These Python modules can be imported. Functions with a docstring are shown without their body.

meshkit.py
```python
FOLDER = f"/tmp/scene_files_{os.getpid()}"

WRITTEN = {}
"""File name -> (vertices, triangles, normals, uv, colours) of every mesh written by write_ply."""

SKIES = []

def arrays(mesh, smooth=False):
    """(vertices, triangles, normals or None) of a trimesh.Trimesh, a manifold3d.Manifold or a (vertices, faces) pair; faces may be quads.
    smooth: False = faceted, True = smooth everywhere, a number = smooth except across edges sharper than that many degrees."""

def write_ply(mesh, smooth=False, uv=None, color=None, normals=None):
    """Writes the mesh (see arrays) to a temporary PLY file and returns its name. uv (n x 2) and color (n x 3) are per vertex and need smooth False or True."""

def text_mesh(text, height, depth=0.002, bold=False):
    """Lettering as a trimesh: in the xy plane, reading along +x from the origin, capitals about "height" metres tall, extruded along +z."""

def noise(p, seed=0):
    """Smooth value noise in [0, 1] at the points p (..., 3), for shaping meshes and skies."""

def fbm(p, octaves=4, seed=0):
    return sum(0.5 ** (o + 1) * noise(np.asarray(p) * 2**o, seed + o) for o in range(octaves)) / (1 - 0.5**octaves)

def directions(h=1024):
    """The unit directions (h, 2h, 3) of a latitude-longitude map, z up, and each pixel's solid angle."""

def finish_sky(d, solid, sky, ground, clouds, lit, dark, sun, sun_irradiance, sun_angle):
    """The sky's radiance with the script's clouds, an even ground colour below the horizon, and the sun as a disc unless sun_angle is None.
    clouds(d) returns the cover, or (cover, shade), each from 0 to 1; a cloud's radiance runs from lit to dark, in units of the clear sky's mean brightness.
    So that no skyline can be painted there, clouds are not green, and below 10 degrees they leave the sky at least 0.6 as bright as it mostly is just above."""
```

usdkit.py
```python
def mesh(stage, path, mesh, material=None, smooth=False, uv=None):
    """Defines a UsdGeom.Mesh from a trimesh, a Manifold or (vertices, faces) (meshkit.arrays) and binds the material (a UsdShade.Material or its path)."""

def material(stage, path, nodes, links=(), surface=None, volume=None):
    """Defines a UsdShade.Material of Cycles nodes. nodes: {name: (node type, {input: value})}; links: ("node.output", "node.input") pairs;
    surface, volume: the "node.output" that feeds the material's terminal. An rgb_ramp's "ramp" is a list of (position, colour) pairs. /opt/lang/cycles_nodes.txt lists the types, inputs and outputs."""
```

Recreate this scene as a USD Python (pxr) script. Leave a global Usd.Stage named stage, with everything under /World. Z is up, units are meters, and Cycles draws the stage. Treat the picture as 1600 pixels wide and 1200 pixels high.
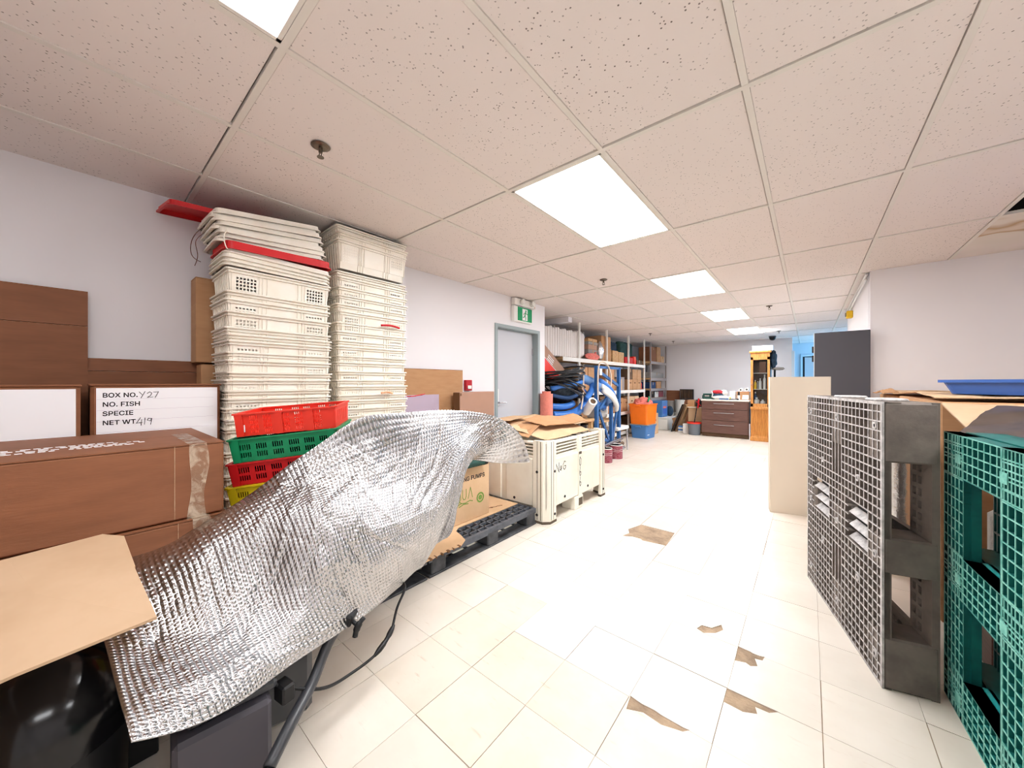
import math, random
import numpy as np, trimesh, manifold3d as m3, shapely
from shapely.geometry import Polygon, box as sbox
import usdkit, meshkit
from pxr import Usd, UsdGeom, UsdLux, Gf, Sdf

random.seed(7); np.random.seed(7)
stage = Usd.Stage.CreateInMemory()
UsdGeom.SetStageUpAxis(stage, UsdGeom.Tokens.z); UsdGeom.SetStageMetersPerUnit(stage, 1.0)
UsdGeom.Xform.Define(stage, '/World'); UsdGeom.Scope.Define(stage, '/World/Looks')

# ------------------------------------------------------------------ camera, light, exposure
cam = UsdGeom.Camera.Define(stage, '/World/camera')
cam.AddTranslateOp().Set(Gf.Vec3d(0, 0, 1.2923))
cam.AddRotateXYZOp().Set(Gf.Vec3f(90, 0, 39.589))
cam.CreateHorizontalApertureAttr(36.0); cam.CreateVerticalApertureAttr(27.0)
cam.CreateFocalLengthAttr(36.0 * 560.9 / 1600.0)
cam.CreateVerticalApertureOffsetAttr(-0.043)
cam.CreateClippingRangeAttr(Gf.Vec2f(0.05, 100))
cam.CreateExposureAttr(1.25)
PANEL_STRENGTHS = [12.0, 12.0, 13.0, 13.0, 4.5, 7.0, 8.0]   # luminous ceiling panels: the row in view front to back, then three outside the picture
BLUE_STRENGTH = 7.0         # daylight-blue lamp of the far passage
blue = UsdLux.RectLight.Define(stage, '/World/passage_daylight')
blue.CreateWidthAttr(1.2); blue.CreateHeightAttr(1.6); blue.CreateIntensityAttr(BLUE_STRENGTH)
blue.CreateColorAttr(Gf.Vec3f(0.25, 0.62, 1.0))
blue.AddTranslateOp().Set(Gf.Vec3d(2.05, 12.6, 1.4)); blue.AddRotateXYZOp().Set(Gf.Vec3f(0, 90, 0))

# ------------------------------------------------------------------ helpers
CEIL = 2.4575
def S(r, g, b):
    f = lambda c: c / 12.92 if c <= 0.04045 else ((c + 0.055) / 1.055) ** 2.4
    return tuple(f(x / 255.0) for x in (r, g, b))

LOOK = {}
def mat(name, col, rough=0.6, var=0.0, vscale=6.0, bump=0.0, bscale=60.0, spec=0.4, metallic=0.0, col2=None, detail=4.0,
        stretch=(1, 1, 1), rnd=0.0, transmission=0.0):
    """Principled material; colour varies between col and col2 by noise in object space."""
    p = '/World/Looks/' + name
    nodes = {'p': ('principled_bsdf', {'base_color': col, 'roughness': rough, 'specular_ior_level': spec, 'metallic': metallic,
                                       'transmission_weight': transmission})}
    links = []
    if var or col2 or bump or rnd:
        nodes['tc'] = ('texture_coordinate', {})
        nodes['mp'] = ('mapping', {'scale': stretch}); links.append(('tc.object', 'mp.vector'))
    last = None
    if var or col2:
        c2 = col2 or tuple(max(0, c * (1 - var)) for c in col)
        nodes['n'] = ('noise_texture', {'scale': vscale, 'detail': detail, 'roughness': 0.6})
        nodes['r'] = ('rgb_ramp', {'ramp': [(0.30, c2), (0.62, col)]})
        links += [('mp.vector', 'n.vector'), ('n.fac', 'r.fac')]; last = 'r.color'
    if rnd:
        nodes['oi'] = ('object_info', {})
        nodes['mr'] = ('map_range', {'from_min': 0.0, 'from_max': 1.0, 'to_min': 1 - rnd, 'to_max': 1.0})
        nodes['hs'] = ('hsv', {'color': col})
        links += [('oi.random', 'mr.value'), ('mr.result', 'hs.value')]
        if last: links.append((last, 'hs.color'))
        last = 'hs.color'
    if last: links.append((last, 'p.base_color'))
    if bump:
        nodes['bn'] = ('noise_texture', {'scale': bscale, 'detail': 3.0})
        nodes['b'] = ('bump', {'strength': bump, 'distance': 0.01})
        links += [('mp.vector', 'bn.vector'), ('bn.fac', 'b.height'), ('b.normal', 'p.normal')]
    LOOK[name] = usdkit.material(stage, p, nodes, links, surface='p.BSDF')
    return LOOK[name]

class MB:
    """Collects shapes into one mesh."""
    def __init__(s): s.v, s.f, s.n = [], [], 0
    def add(s, m, M=None):
        v, f, _ = meshkit.arrays(m)
        if M is not None: v = v @ M[:3, :3].T + M[:3, 3]
        s.v.append(v); s.f.append(f + s.n); s.n += len(v); return s
    def box(s, x0, x1, y0, y1, z0, z1, M=None): return s.add(bx(x0, x1, y0, y1, z0, z1), M)
    def get(s): return (np.vstack(s.v), np.vstack(s.f))

def bx(x0, x1, y0, y1, z0, z1, bev=0.0):
    if bev <= 0:
        v = np.array([(x, y, z) for x in (x0, x1) for y in (y0, y1) for z in (z0, z1)], float)
        f = np.array([(0,1,3),(0,3,2),(4,6,7),(4,7,5),(0,4,5),(0,5,1),(2,3,7),(2,7,6),(0,2,6),(0,6,4),(1,5,7),(1,7,3)])
        return (v, f)
    b = min(bev, (x1-x0)/2.01, (y1-y0)/2.01, (z1-z0)/2.01); pts = []
    for x, sx in ((x0, 1), (x1, -1)):
        for y, sy in ((y0, 1), (y1, -1)):
            for z, sz in ((z0, 1), (z1, -1)):
                pts += [(x+sx*b, y+sy*b, z), (x+sx*b, y, z+sz*b), (x, y+sy*b, z+sz*b)]
    return meshkit.arrays(m3.Manifold.hull_points(np.array(pts)))[:2]

def T(x=0, y=0, z=0, rx=0, ry=0, rz=0):
    M = trimesh.transformations.euler_matrix(math.radians(rx), math.radians(ry), math.radians(rz)); M[:3, 3] = (x, y, z); return M
def xf(m, M):
    v, f, _ = meshkit.arrays(m); return (v @ M[:3, :3].T + M[:3, 3], f)
def prism(poly, h):
    """poly: shapely polygon or point list in xy, extruded 0..h along z."""
    if not hasattr(poly, 'exterior'): poly = Polygon(poly)
    cs = m3.CrossSection([np.array(poly.exterior.coords[:-1])] + [np.array(i.coords[:-1]) for i in poly.interiors], m3.FillRule.EvenOdd)
    return meshkit.arrays(m3.Manifold.extrude(cs, h))[:2]
def cyl(r, h, n=24, r2=None, z0=0.0):
    r2 = r if r2 is None else r2
    return lathe([(0, z0), (r, z0), (r2, z0 + h), (0, z0 + h)], n)
def lathe(prof, n=24):
    v, f = [], []
    a = np.linspace(0, 2*np.pi, n, endpoint=False)
    for r, z in prof: v += [(r*math.cos(t), r*math.sin(t), z) for t in a]
    for k in range(len(prof)-1):
        for i in range(n):
            j = (i+1) % n; p, q = k*n, (k+1)*n
            f += [(p+i, p+j, q+j), (p+i, q+j, q+i)]
    t = trimesh.Trimesh(np.array(v), np.array(f), process=False); t.merge_vertices(); t.update_faces(t.nondegenerate_faces())
    return (np.array(t.vertices), np.array(t.faces))
def smooth_path(pts, n=8, closed=False):
    from scipy.interpolate import CubicSpline
    p = np.array(pts, float)
    if closed: p = np.vstack([p, p[:1]])
    t = np.concatenate([[0], np.cumsum(np.linalg.norm(np.diff(p, axis=0), axis=1))])
    cs = CubicSpline(t, p, bc_type='periodic' if closed else 'natural')
    return cs(np.linspace(0, t[-1], n*(len(p)-1)+1))
def tube(pts, r, n=8):
    p = np.array(pts, float); t = np.gradient(p, axis=0); t /= np.linalg.norm(t, axis=1, keepdims=True) + 1e-12
    u = np.cross(t[0], (0, 0, 1.0)); u = u if np.linalg.norm(u) > 1e-3 else np.array((1.0, 0, 0)); u /= np.linalg.norm(u)
    rr = np.full(len(p), r) if np.ndim(r) == 0 else np.array(r)
    v, f, a = [], [], np.linspace(0, 2*np.pi, n, endpoint=False)
    for k in range(len(p)):
        u = u - t[k]*np.dot(u, t[k]); u /= np.linalg.norm(u) + 1e-12; w = np.cross(t[k], u)
        v += [p[k] + rr[k]*(math.cos(x)*u + math.sin(x)*w) for x in a]
    for k in range(len(p)-1):
        for i in range(n):
            j = (i+1) % n; f += [(k*n+i, k*n+j, (k+1)*n+j), (k*n+i, (k+1)*n+j, (k+1)*n+i)]
    c0, c1 = len(v), len(v)+1; v += [p[0], p[-1]]; e = (len(p)-1)*n
    for i in range(n):
        j = (i+1) % n; f += [(c0, j, i), (c1, e+i, e+j)]
    return (np.array(v), np.array(f))
def sheet(grid, th=0.004):
    """A thin warped sheet with thickness from a (rows, cols, 3) grid."""
    g = np.array(grid, float); R, C = g.shape[:2]
    du = np.gradient(g, axis=0); dv = np.gradient(g, axis=1); n = np.cross(du, dv); n /= np.linalg.norm(n, axis=2, keepdims=True) + 1e-12
    v = np.vstack([(g + n*th/2).reshape(-1, 3), (g - n*th/2).reshape(-1, 3)]); N = R*C; f = []
    for i in range(R-1):
        for j in range(C-1):
            a, b, c, d = i*C+j, (i+1)*C+j, (i+1)*C+j+1, i*C+j+1
            f += [(a, b, c), (a, c, d), (N+a, N+c, N+b), (N+a, N+d, N+c)]
    ring = [j for j in range(C)] + [i*C+C-1 for i in range(1, R)] + [(R-1)*C+j for j in range(C-2, -1, -1)] + [i*C for i in range(R-2, 0, -1)]
    for k in range(len(ring)):
        a, b = ring[k], ring[(k+1) % len(ring)]; f += [(a, b, N+b), (a, N+b, N+a)]
    return (v, np.array(f))
def quad_sheet(c, n=10, amp=0.0, th=0.004, seed=0, sag=0.0):
    """Sheet between four corners (00, 10, 11, 01), crumpled by noise."""
    c = np.array(c, float); s, t = np.meshgrid(np.linspace(0, 1, n), np.linspace(0, 1, n), indexing='ij'); s, t = s[..., None], t[..., None]
    g = c[0]*(1-s)*(1-t) + c[1]*s*(1-t) + c[2]*s*t + c[3]*(1-s)*t
    nn = np.cross(c[1]-c[0], c[3]-c[0]); nn /= np.linalg.norm(nn)
    if amp: g = g + nn*(amp*meshkit.fbm(g.reshape(-1, 3)*5 + seed*17.3).reshape(n, n, 1))
    if sag: g[..., 2] -= sag*(np.sin(np.pi*s[..., 0])*np.sin(np.pi*t[..., 0]))
    return sheet(g, th)
def ribbons(polys, w, th=0.001):
    """Pen strokes: flat bars in the xy plane along polylines."""
    m = MB()
    for pl in polys:
        for (a, b) in zip(pl[:-1], pl[1:]):
            a, b = np.array(a, float), np.array(b, float); d = b-a; L = np.linalg.norm(d)
            if L < 1e-9: continue
            m.box(-w/2, L+w/2, -w/2, w/2, 0, th, T(a[0], a[1], 0, rz=math.degrees(math.atan2(d[1], d[0]))))
    return m.get()

COUNT = {}
def numbered(parent, name):
    k = (parent, name); COUNT[k] = COUNT.get(k, -1) + 1
    return parent + '/' + (name if COUNT[k] == 0 else '%s_%03d' % (name, COUNT[k]))
def tag(prim, label=None, cat=None, group=None, kind=None):
    for k, v in (('label', label), ('category', cat), ('group', group), ('kind', kind)):
        if v: prim.SetCustomDataByKey(k, v)
def thing(name, label, cat, loc=(0, 0, 0), rz=0.0, group=None, kind=None, rot=None):
    x = UsdGeom.Xform.Define(stage, numbered('/World', name)); x.AddTranslateOp().Set(Gf.Vec3d(*map(float, loc)))
    x.AddRotateXYZOp().Set(Gf.Vec3f(*(rot or (0, 0, float(rz)))))
    tag(x.GetPrim(), label, cat, group, kind); return x.GetPrim()
def part(parent, name, mesh, m, label=None, smooth=False, kind=None, uv=None):
    p = usdkit.mesh(stage, numbered(str(parent.GetPath()), name), mesh, LOOK[m] if isinstance(m, str) else m, smooth, uv)
    tag(p.GetPrim(), label, None, None, kind); return p.GetPrim()
def solo(name, label, cat, mesh, m, group=None, smooth=False, kind=None, uv=None):
    p = usdkit.mesh(stage, numbered('/World', name), mesh, LOOK[m] if isinstance(m, str) else m, smooth, uv)
    tag(p.GetPrim(), label, cat, group, kind); return p.GetPrim()
def struct(name, mesh, m, smooth=False):
    p = usdkit.mesh(stage, '/World/' + name, mesh, LOOK[m], smooth); tag(p.GetPrim(), kind='structure'); return p.GetPrim()
def dup(src, label, loc, rz=0.0, group=None, rot=None):
    base = src.GetName(); was = src.GetCustomData()
    x = UsdGeom.Xform.Define(stage, numbered('/World', base)); p = x.GetPrim()
    p.GetReferences().AddInternalReference(src.GetPath()); p.SetInstanceable(True)
    x.ClearXformOpOrder()
    p.GetAttribute('xformOp:translate').Set(Gf.Vec3d(*map(float, loc))); p.GetAttribute('xformOp:rotateXYZ').Set(Gf.Vec3f(*(rot or (0, 0, float(rz)))))
    x.SetXformOpOrder([UsdGeom.XformOp(p.GetAttribute('xformOp:translate')), UsdGeom.XformOp(p.GetAttribute('xformOp:rotateXYZ'))])
    tag(p, label or was['label'], was['category'], group or was.get('group')); return p
ORD = ['first', 'second', 'third', 'fourth', 'fifth', 'sixth', 'seventh', 'eighth', 'ninth', 'tenth', 'eleventh', 'twelfth', 'thirteenth',
       'fourteenth', 'fifteenth', 'sixteenth', 'seventeenth', 'eighteenth', 'nineteenth', 'twentieth'] + ['twenty-' + o for o in ('first', 'second', 'third', 'fourth', 'fifth', 'sixth', 'seventh', 'eighth', 'ninth')] + ['thirtieth'] + ['thirty-' + o for o in ('first', 'second', 'third', 'fourth')]
# ------------------------------------------------------------------ materials
mat('wall_paint', S(236, 233, 236), 0.75, bump=0.03, bscale=120)
mat('wall_corridor_paint', S(205, 222, 235), 0.7)
mat('subfloor', S(172, 148, 122), 0.9, col2=S(130, 110, 92), vscale=9, stretch=(1, 1, 1), bump=0.5, bscale=90)
mat('grid_white', S(226, 220, 212), 0.6)
mat('plenum', S(60, 55, 50), 0.9)
mat('door_grey', S(196, 197, 203), 0.45); mat('frame_grey', S(150, 162, 164), 0.45)
mat('chrome', S(200, 200, 205), 0.2, metallic=1.0); mat('bronze', S(120, 110, 98), 0.35, metallic=1.0)
mat('white_plastic', S(238, 236, 232), 0.4); mat('offwhite', S(228, 222, 210), 0.5); mat('black', S(22, 22, 24), 0.45); mat('black_gloss', S(14, 14, 16), 0.16)
mat('ink', S(45, 40, 42), 0.8); mat('dark_metal', S(48, 50, 54), 0.4, spec=0.6)
mat('green_sign', S(0, 150, 92), 0.5); mat('red', S(200, 22, 34), 0.4); mat('red_paint', S(178, 20, 36), 0.5)
mat('card_dark', S(138, 87, 57), 0.62, col2=S(126, 78, 50), vscale=3, bump=0.05, bscale=30, stretch=(1, 1, 6))
mat('card', S(196, 150, 108), 0.75, col2=S(186, 138, 97), vscale=4, bump=0.05, bscale=40, stretch=(1, 1, 5), rnd=0.10)
mat('card_light', S(214, 180, 143), 0.78, col2=S(205, 169, 131), vscale=4, bump=0.04, bscale=40)
mat('card_edge', S(120, 84, 55), 0.9)
mat('card_mauve', S(178, 140, 120), 0.8, var=0.05)
mat('tape', S(214, 182, 148), 0.12, col2=S(188, 148, 112), vscale=18, stretch=(4, 4, 1), bump=0.7, bscale=40, spec=0.7)
mat('print_white', S(240, 238, 240), 0.7); mat('print_green', S(120, 150, 70), 0.8)
mat('crate_white', S(248, 242, 230), 0.42, col2=S(243, 232, 214), vscale=5, rnd=0.05, spec=0.5)
mat('crate_stain', S(226, 130, 80), 0.6, col2=S(240, 205, 170), vscale=14)
mat('crate_red', S(214, 28, 34), 0.42, rnd=0.06); mat('crate_orange_red', S(232, 52, 34), 0.4); mat('crate_green', S(18, 142, 92), 0.45); mat('crate_yellow', S(232, 206, 26), 0.45)
mat('pallet_grey', S(122, 112, 104), 0.6, col2=S(98, 89, 83), vscale=8, bump=0.1); mat('pallet_worn', S(206, 202, 200), 0.6, col2=S(150, 146, 145), vscale=25)
mat('pallet_black', S(52, 54, 58), 0.55, col2=S(82, 84, 88), vscale=14); mat('pallet_black_top', S(92, 96, 104), 0.55, var=0.35, vscale=20)
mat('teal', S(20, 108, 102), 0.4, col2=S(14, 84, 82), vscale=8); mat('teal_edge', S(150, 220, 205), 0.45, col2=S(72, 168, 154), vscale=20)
mat('teal_bright', S(40, 160, 158), 0.4)
mat('bin_cream', S(240, 234, 220), 0.45, col2=S(228, 220, 204), vscale=3); mat('bin_slot', S(196, 190, 166), 0.6); mat('rubber', S(96, 84, 70), 0.8)
mat('beige_board', S(222, 210, 192), 0.6, var=0.03, vscale=2); mat('dark_board', S(78, 77, 84), 0.55, var=0.06, vscale=2)
mat('blue_tray', S(64, 108, 190), 0.4); mat('blue_paint', S(44, 92, 150), 0.45, var=0.25, vscale=12); mat('blue_hose', S(58, 116, 196), 0.3); mat('blue_tote', S(72, 124, 184), 0.45); mat('navy', S(34, 66, 110), 0.6)
mat('orange_tote', S(248, 122, 30), 0.4, var=0.08); mat('pink_cloth', S(236, 130, 120), 0.85, var=0.3, vscale=20, bump=0.6, bscale=25); mat('pink_roll', S(232, 138, 122), 0.85, var=0.12, vscale=30)
mat('hose_black', S(42, 44, 48), 0.4, rnd=0.3); mat('net_dark', S(38, 46, 54), 0.9, var=0.6, vscale=30, bump=1.0, bscale=60)
mat('shelf_white', S(238, 234, 226), 0.5); mat('shelf_grey', S(160, 150, 148), 0.55); mat('foam_white', S(232, 224, 220), 0.7); mat('foam_grey', S(150, 145, 140), 0.7)
mat('tarp_blue', S(38, 62, 84), 0.7, var=0.5, vscale=12, bump=0.8, bscale=14); mat('tarp_green', S(36, 74, 66), 0.7, var=0.4, vscale=10, bump=0.8, bscale=14)
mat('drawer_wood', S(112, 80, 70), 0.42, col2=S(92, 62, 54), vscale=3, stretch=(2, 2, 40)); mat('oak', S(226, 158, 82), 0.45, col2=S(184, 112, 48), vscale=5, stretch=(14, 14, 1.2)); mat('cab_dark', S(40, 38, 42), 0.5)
mat('wood', S(206, 166, 118), 0.7, col2=S(176, 132, 90), vscale=4, stretch=(1, 8, 8)); mat('wood_dark', S(110, 84, 62), 0.8, var=0.3, vscale=6)
mat('bucket_grey', S(112, 120, 128), 0.5); mat('can_maroon', S(132, 40, 58), 0.45, col2=S(170, 110, 120), vscale=30, stretch=(1, 1, 3)); mat('pail_white', S(226, 224, 218), 0.45)
mat('film_dark', S(74, 63, 57), 0.25, col2=S(56, 47, 42), vscale=6, bump=0.5, bscale=7, spec=0.6)
mat('silver', S(205, 205, 208), 0.22, metallic=1.0, bump=0.5, bscale=28)
mat('sack', S(206, 200, 192), 0.6, var=0.15, vscale=40, bump=0.3, bscale=80); mat('yellow', S(236, 190, 40), 0.6); mat('purple_grey', S(70, 67, 74), 0.55)
mat('card_pale', S(198, 167, 136), 0.78, col2=S(189, 157, 125), vscale=4, bump=0.04, bscale=40); mat('hose_light', S(120, 162, 216), 0.35); mat('cord_tan', S(216, 194, 174), 0.7)
mat('string', S(120, 90, 84), 0.8); mat('mauve_box', S(190, 172, 190), 0.6); mat('cloth_red', S(190, 40, 50), 0.9, var=0.4, vscale=20)

def tile_material(name, a, b, dirt):
    nodes = {'geo': ('geometry', {}), 'oi': ('object_info', {}),
             'n1': ('noise_texture', {'scale': 1.6, 'detail': 6.0, 'roughness': 0.65}), 'r1': ('rgb_ramp', {'ramp': [(0.35, b), (0.6, a)]}),
             'mp': ('mapping', {'scale': (3.0, 14.0, 1.0), 'rotation': (0, 0, 0.5)}),
             'n2': ('noise_texture', {'scale': 2.2, 'detail': 8.0, 'roughness': 0.7}), 'r2': ('rgb_ramp', {'ramp': [(0.60, (0, 0, 0)), (0.78, (1, 1, 1))]}),
             'mf': ('math', {'math_type': 'multiply', 'value2': dirt}),
             'mx': ('mix_color', {'blend_type': 'mix', 'b': S(176, 142, 104)}),
             'mr': ('map_range', {'from_min': 0.0, 'from_max': 1.0, 'to_min': 0.93, 'to_max': 1.02}), 'hs': ('hsv', {}),
             'p': ('principled_bsdf', {'roughness': 0.34, 'specular_ior_level': 0.45}),
             'n3': ('noise_texture', {'scale': 3.0, 'detail': 3.0}), 'bp': ('bump', {'strength': 0.05, 'distance': 0.02})}
    links = [('geo.position', 'n1.vector'), ('n1.fac', 'r1.fac'), ('geo.position', 'mp.vector'), ('mp.vector', 'n2.vector'), ('n2.fac', 'r2.fac'), ('r2.color', 'mf.value1'),
             ('mf.value', 'mx.fac'), ('r1.color', 'mx.a'), ('oi.random', 'mr.value'), ('mr.result', 'hs.value'), ('mx.result', 'hs.color'), ('hs.color', 'p.base_color'),
             ('geo.position', 'n3.vector'), ('n3.fac', 'bp.height'), ('bp.normal', 'p.normal')]
    LOOK[name] = usdkit.material(stage, '/World/Looks/' + name, nodes, links, surface='p.BSDF')
tile_material('floor_tile', S(230, 221, 209), S(222, 211, 197), 0.30)
tile_material('floor_tile_dirty', S(227, 216, 201), S(217, 202, 184), 0.65)
tile_material('floor_tile_white', S(237, 231, 223), S(231, 224, 215), 0.12)

def ceiling_material():
    nodes = {'geo': ('geometry', {}), 'v': ('voronoi_texture', {'scale': 62.0, 'feature': 'f1', 'randomness': 1.0}), 'nz': ('noise_texture', {'scale': 26.0, 'detail': 3.0}),
             'lt': ('rgb_ramp', {'ramp': [(0.16, (1, 1, 1)), (0.24, (0, 0, 0))]}), 'l2': ('rgb_ramp', {'ramp': [(0.47, (0, 0, 0)), (0.53, (1, 1, 1))]}),
             'm': ('math', {'math_type': 'multiply'}), 'mx': ('mix_color', {'a': S(232, 222, 217), 'b': S(96, 84, 76)}),
             'n2': ('noise_texture', {'scale': 0.9, 'detail': 2.0}), 'r2': ('rgb_ramp', {'ramp': [(0.3, (0.15, 0.15, 0.15)), (0.65, (0.9, 0.9, 0.9))]}), 'm2': ('math', {'math_type': 'multiply'}),
             'p': ('principled_bsdf', {'roughness': 0.85, 'specular_ior_level': 0.2}), 'nv': ('noise_texture', {'scale': 180.0}), 'bp': ('bump', {'strength': 0.15, 'distance': 0.004, 'invert': False})}
    links = [('geo.position', 'v.vector'), ('geo.position', 'nz.vector'), ('geo.position', 'n2.vector'), ('geo.position', 'nv.vector'), ('v.distance', 'lt.fac'), ('nz.fac', 'l2.fac'),
             ('lt.color', 'm.value1'), ('l2.color', 'm.value2'), ('n2.fac', 'r2.fac'), ('m.value', 'm2.value1'), ('r2.color', 'm2.value2'), ('m2.value', 'mx.fac'), ('mx.result', 'p.base_color'),
             ('nv.fac', 'bp.height'), ('bp.normal', 'p.normal')]
    LOOK['ceiling_tile'] = usdkit.material(stage, '/World/Looks/ceiling_tile', nodes, links, surface='p.BSDF')
ceiling_material()
LOOK['stained_tile'] = usdkit.material(stage, '/World/Looks/stained_tile', {'geo': ('geometry', {}), 'mp': ('mapping', {'location': (-1.12, -4.45, 0), 'scale': (1, 1, 1)}),
    'w': ('wave_texture', {'wave_type': 'rings', 'rings_direction': 'spherical', 'scale': 1.6, 'distortion': 2.2, 'detail': 2.0, 'detail_scale': 1.5}),
    'r': ('rgb_ramp', {'ramp': [(0.0, S(232, 222, 217)), (0.88, S(224, 217, 208)), (0.96, S(190, 160, 126)), (1.0, S(222, 208, 194))]}), 'p': ('principled_bsdf', {'roughness': 0.85, 'specular_ior_level': 0.2})},
    [('geo.position', 'mp.vector'), ('mp.vector', 'w.vector'), ('w.fac', 'r.fac'), ('r.color', 'p.base_color')], surface='p.BSDF')
def glow(name, col, k):
    LOOK[name] = usdkit.material(stage, '/World/Looks/' + name, {'e': ('emission', {'color': col, 'strength': k})}, surface='e.emission')
for k, s in enumerate(PANEL_STRENGTHS): glow('lamp_%d' % k, (0.97, 0.985, 1.0), s)
LOOK['pane_glass'] = usdkit.material(stage, '/World/Looks/pane_glass', {'t': ('transparent_bsdf', {'color': (0.93, 0.95, 0.95)}), 'g': ('glossy_bsdf', {'roughness': 0.03}), 'f': ('fresnel', {'IOR': 1.45}), 'm': ('mix_closure', {})},
    [('f.fac', 'm.fac'), ('t.BSDF', 'm.closure1'), ('g.BSDF', 'm.closure2')], surface='m.closure')
LOOK['clear_tape'] = usdkit.material(stage, '/World/Looks/clear_tape', {'t': ('transparent_bsdf', {'color': (1, 0.98, 0.95)}), 'p': ('principled_bsdf', {'base_color': S(225, 205, 180), 'roughness': 0.15, 'specular_ior_level': 0.8}),
    'tc': ('texture_coordinate', {}), 'n': ('noise_texture', {'scale': 26.0, 'detail': 4.0, 'distortion': 1.0}), 'r': ('rgb_ramp', {'ramp': [(0.40, (0.10, 0.10, 0.10)), (0.72, (0.65, 0.65, 0.65))]}), 'b': ('bump', {'strength': 0.9, 'distance': 0.006}), 'm': ('mix_closure', {})},
    [('tc.object', 'n.vector'), ('n.fac', 'r.fac'), ('n.fac', 'b.height'), ('b.normal', 'p.normal'), ('r.color', 'm.fac'), ('t.BSDF', 'm.closure1'), ('p.BSDF', 'm.closure2')], surface='m.closure')

# ------------------------------------------------------------------ the room
X_L, Y_CORNER, X_REC, Y_FAR, X_R, Y_JOG, X_JOG, Y_BACK, Y_END = -3.12, 4.56, -4.35, 11.8, 2.6, 5.27, 0.493, -1.7, 13.6
def wall_with_hole(outer, hole):
    a = m3.Manifold.hull_points(np.array(bx(*outer)[0])); b = m3.Manifold.hull_points(np.array(bx(*hole)[0])); return meshkit.arrays(a - b)[:2]
struct('wall_left', wall_with_hole((X_L-0.15, X_L, Y_BACK, Y_CORNER, 0, CEIL+0.1), (X_L-0.3, X_L+0.1, 3.46, 4.375, -0.1, 2.025)), 'wall_paint')
m = MB(); m.box(X_REC-0.1, X_REC, Y_CORNER-0.1, Y_END, 0, CEIL+0.1); m.box(X_REC-0.1, X_L-0.15, Y_CORNER-0.1, Y_CORNER, 0, CEIL+0.1); struct('wall_recess', m.get(), 'wall_paint')
struct('wall_far', bx(X_REC, -0.33, Y_FAR, Y_FAR+0.12, 0, CEIL+0.1), 'wall_paint')
m = MB(); m.box(X_JOG, X_R, Y_JOG, Y_JOG+0.12, 0, CEIL+0.1); m.box(X_JOG, X_JOG+0.12, Y_JOG+0.1, 8.1, 0, CEIL+0.1); struct('wall_front', m.get(), 'wall_paint')
struct('wall_right', bx(X_R, X_R+0.1, Y_BACK, Y_END, 0, CEIL+0.1), 'wall_paint')
struct('wall_back', bx(X_L-0.15, X_R+0.1, Y_BACK-0.1, Y_BACK, 0, CEIL+0.1), 'wall_paint')
struct('wall_passage', wall_with_hole((X_REC, X_R, Y_END, Y_END+0.12, 0, CEIL+0.1), (-0.14, 0.75, Y_END-0.1, Y_END+0.3, -0.1, 2.06)), 'wall_corridor_paint')
struct('trim_1', (lambda q: (q.box(-0.345, -0.28, Y_FAR-0.02, Y_FAR+0.15, 0, 2.12), q.get())[1])(MB()), 'wall_corridor_paint')
m = MB(); m.add(tube([(X_JOG-0.025, 5.3, CEIL-0.02), (X_JOG-0.025, 8.05, CEIL-0.02)], 0.011)); m.add(tube([(X_JOG-0.03, 5.3, CEIL-0.075), (X_JOG-0.02, 8.05, CEIL-0.075)], 0.011)); struct('trim_2', m.get(), 'white_plastic', True)
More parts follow.
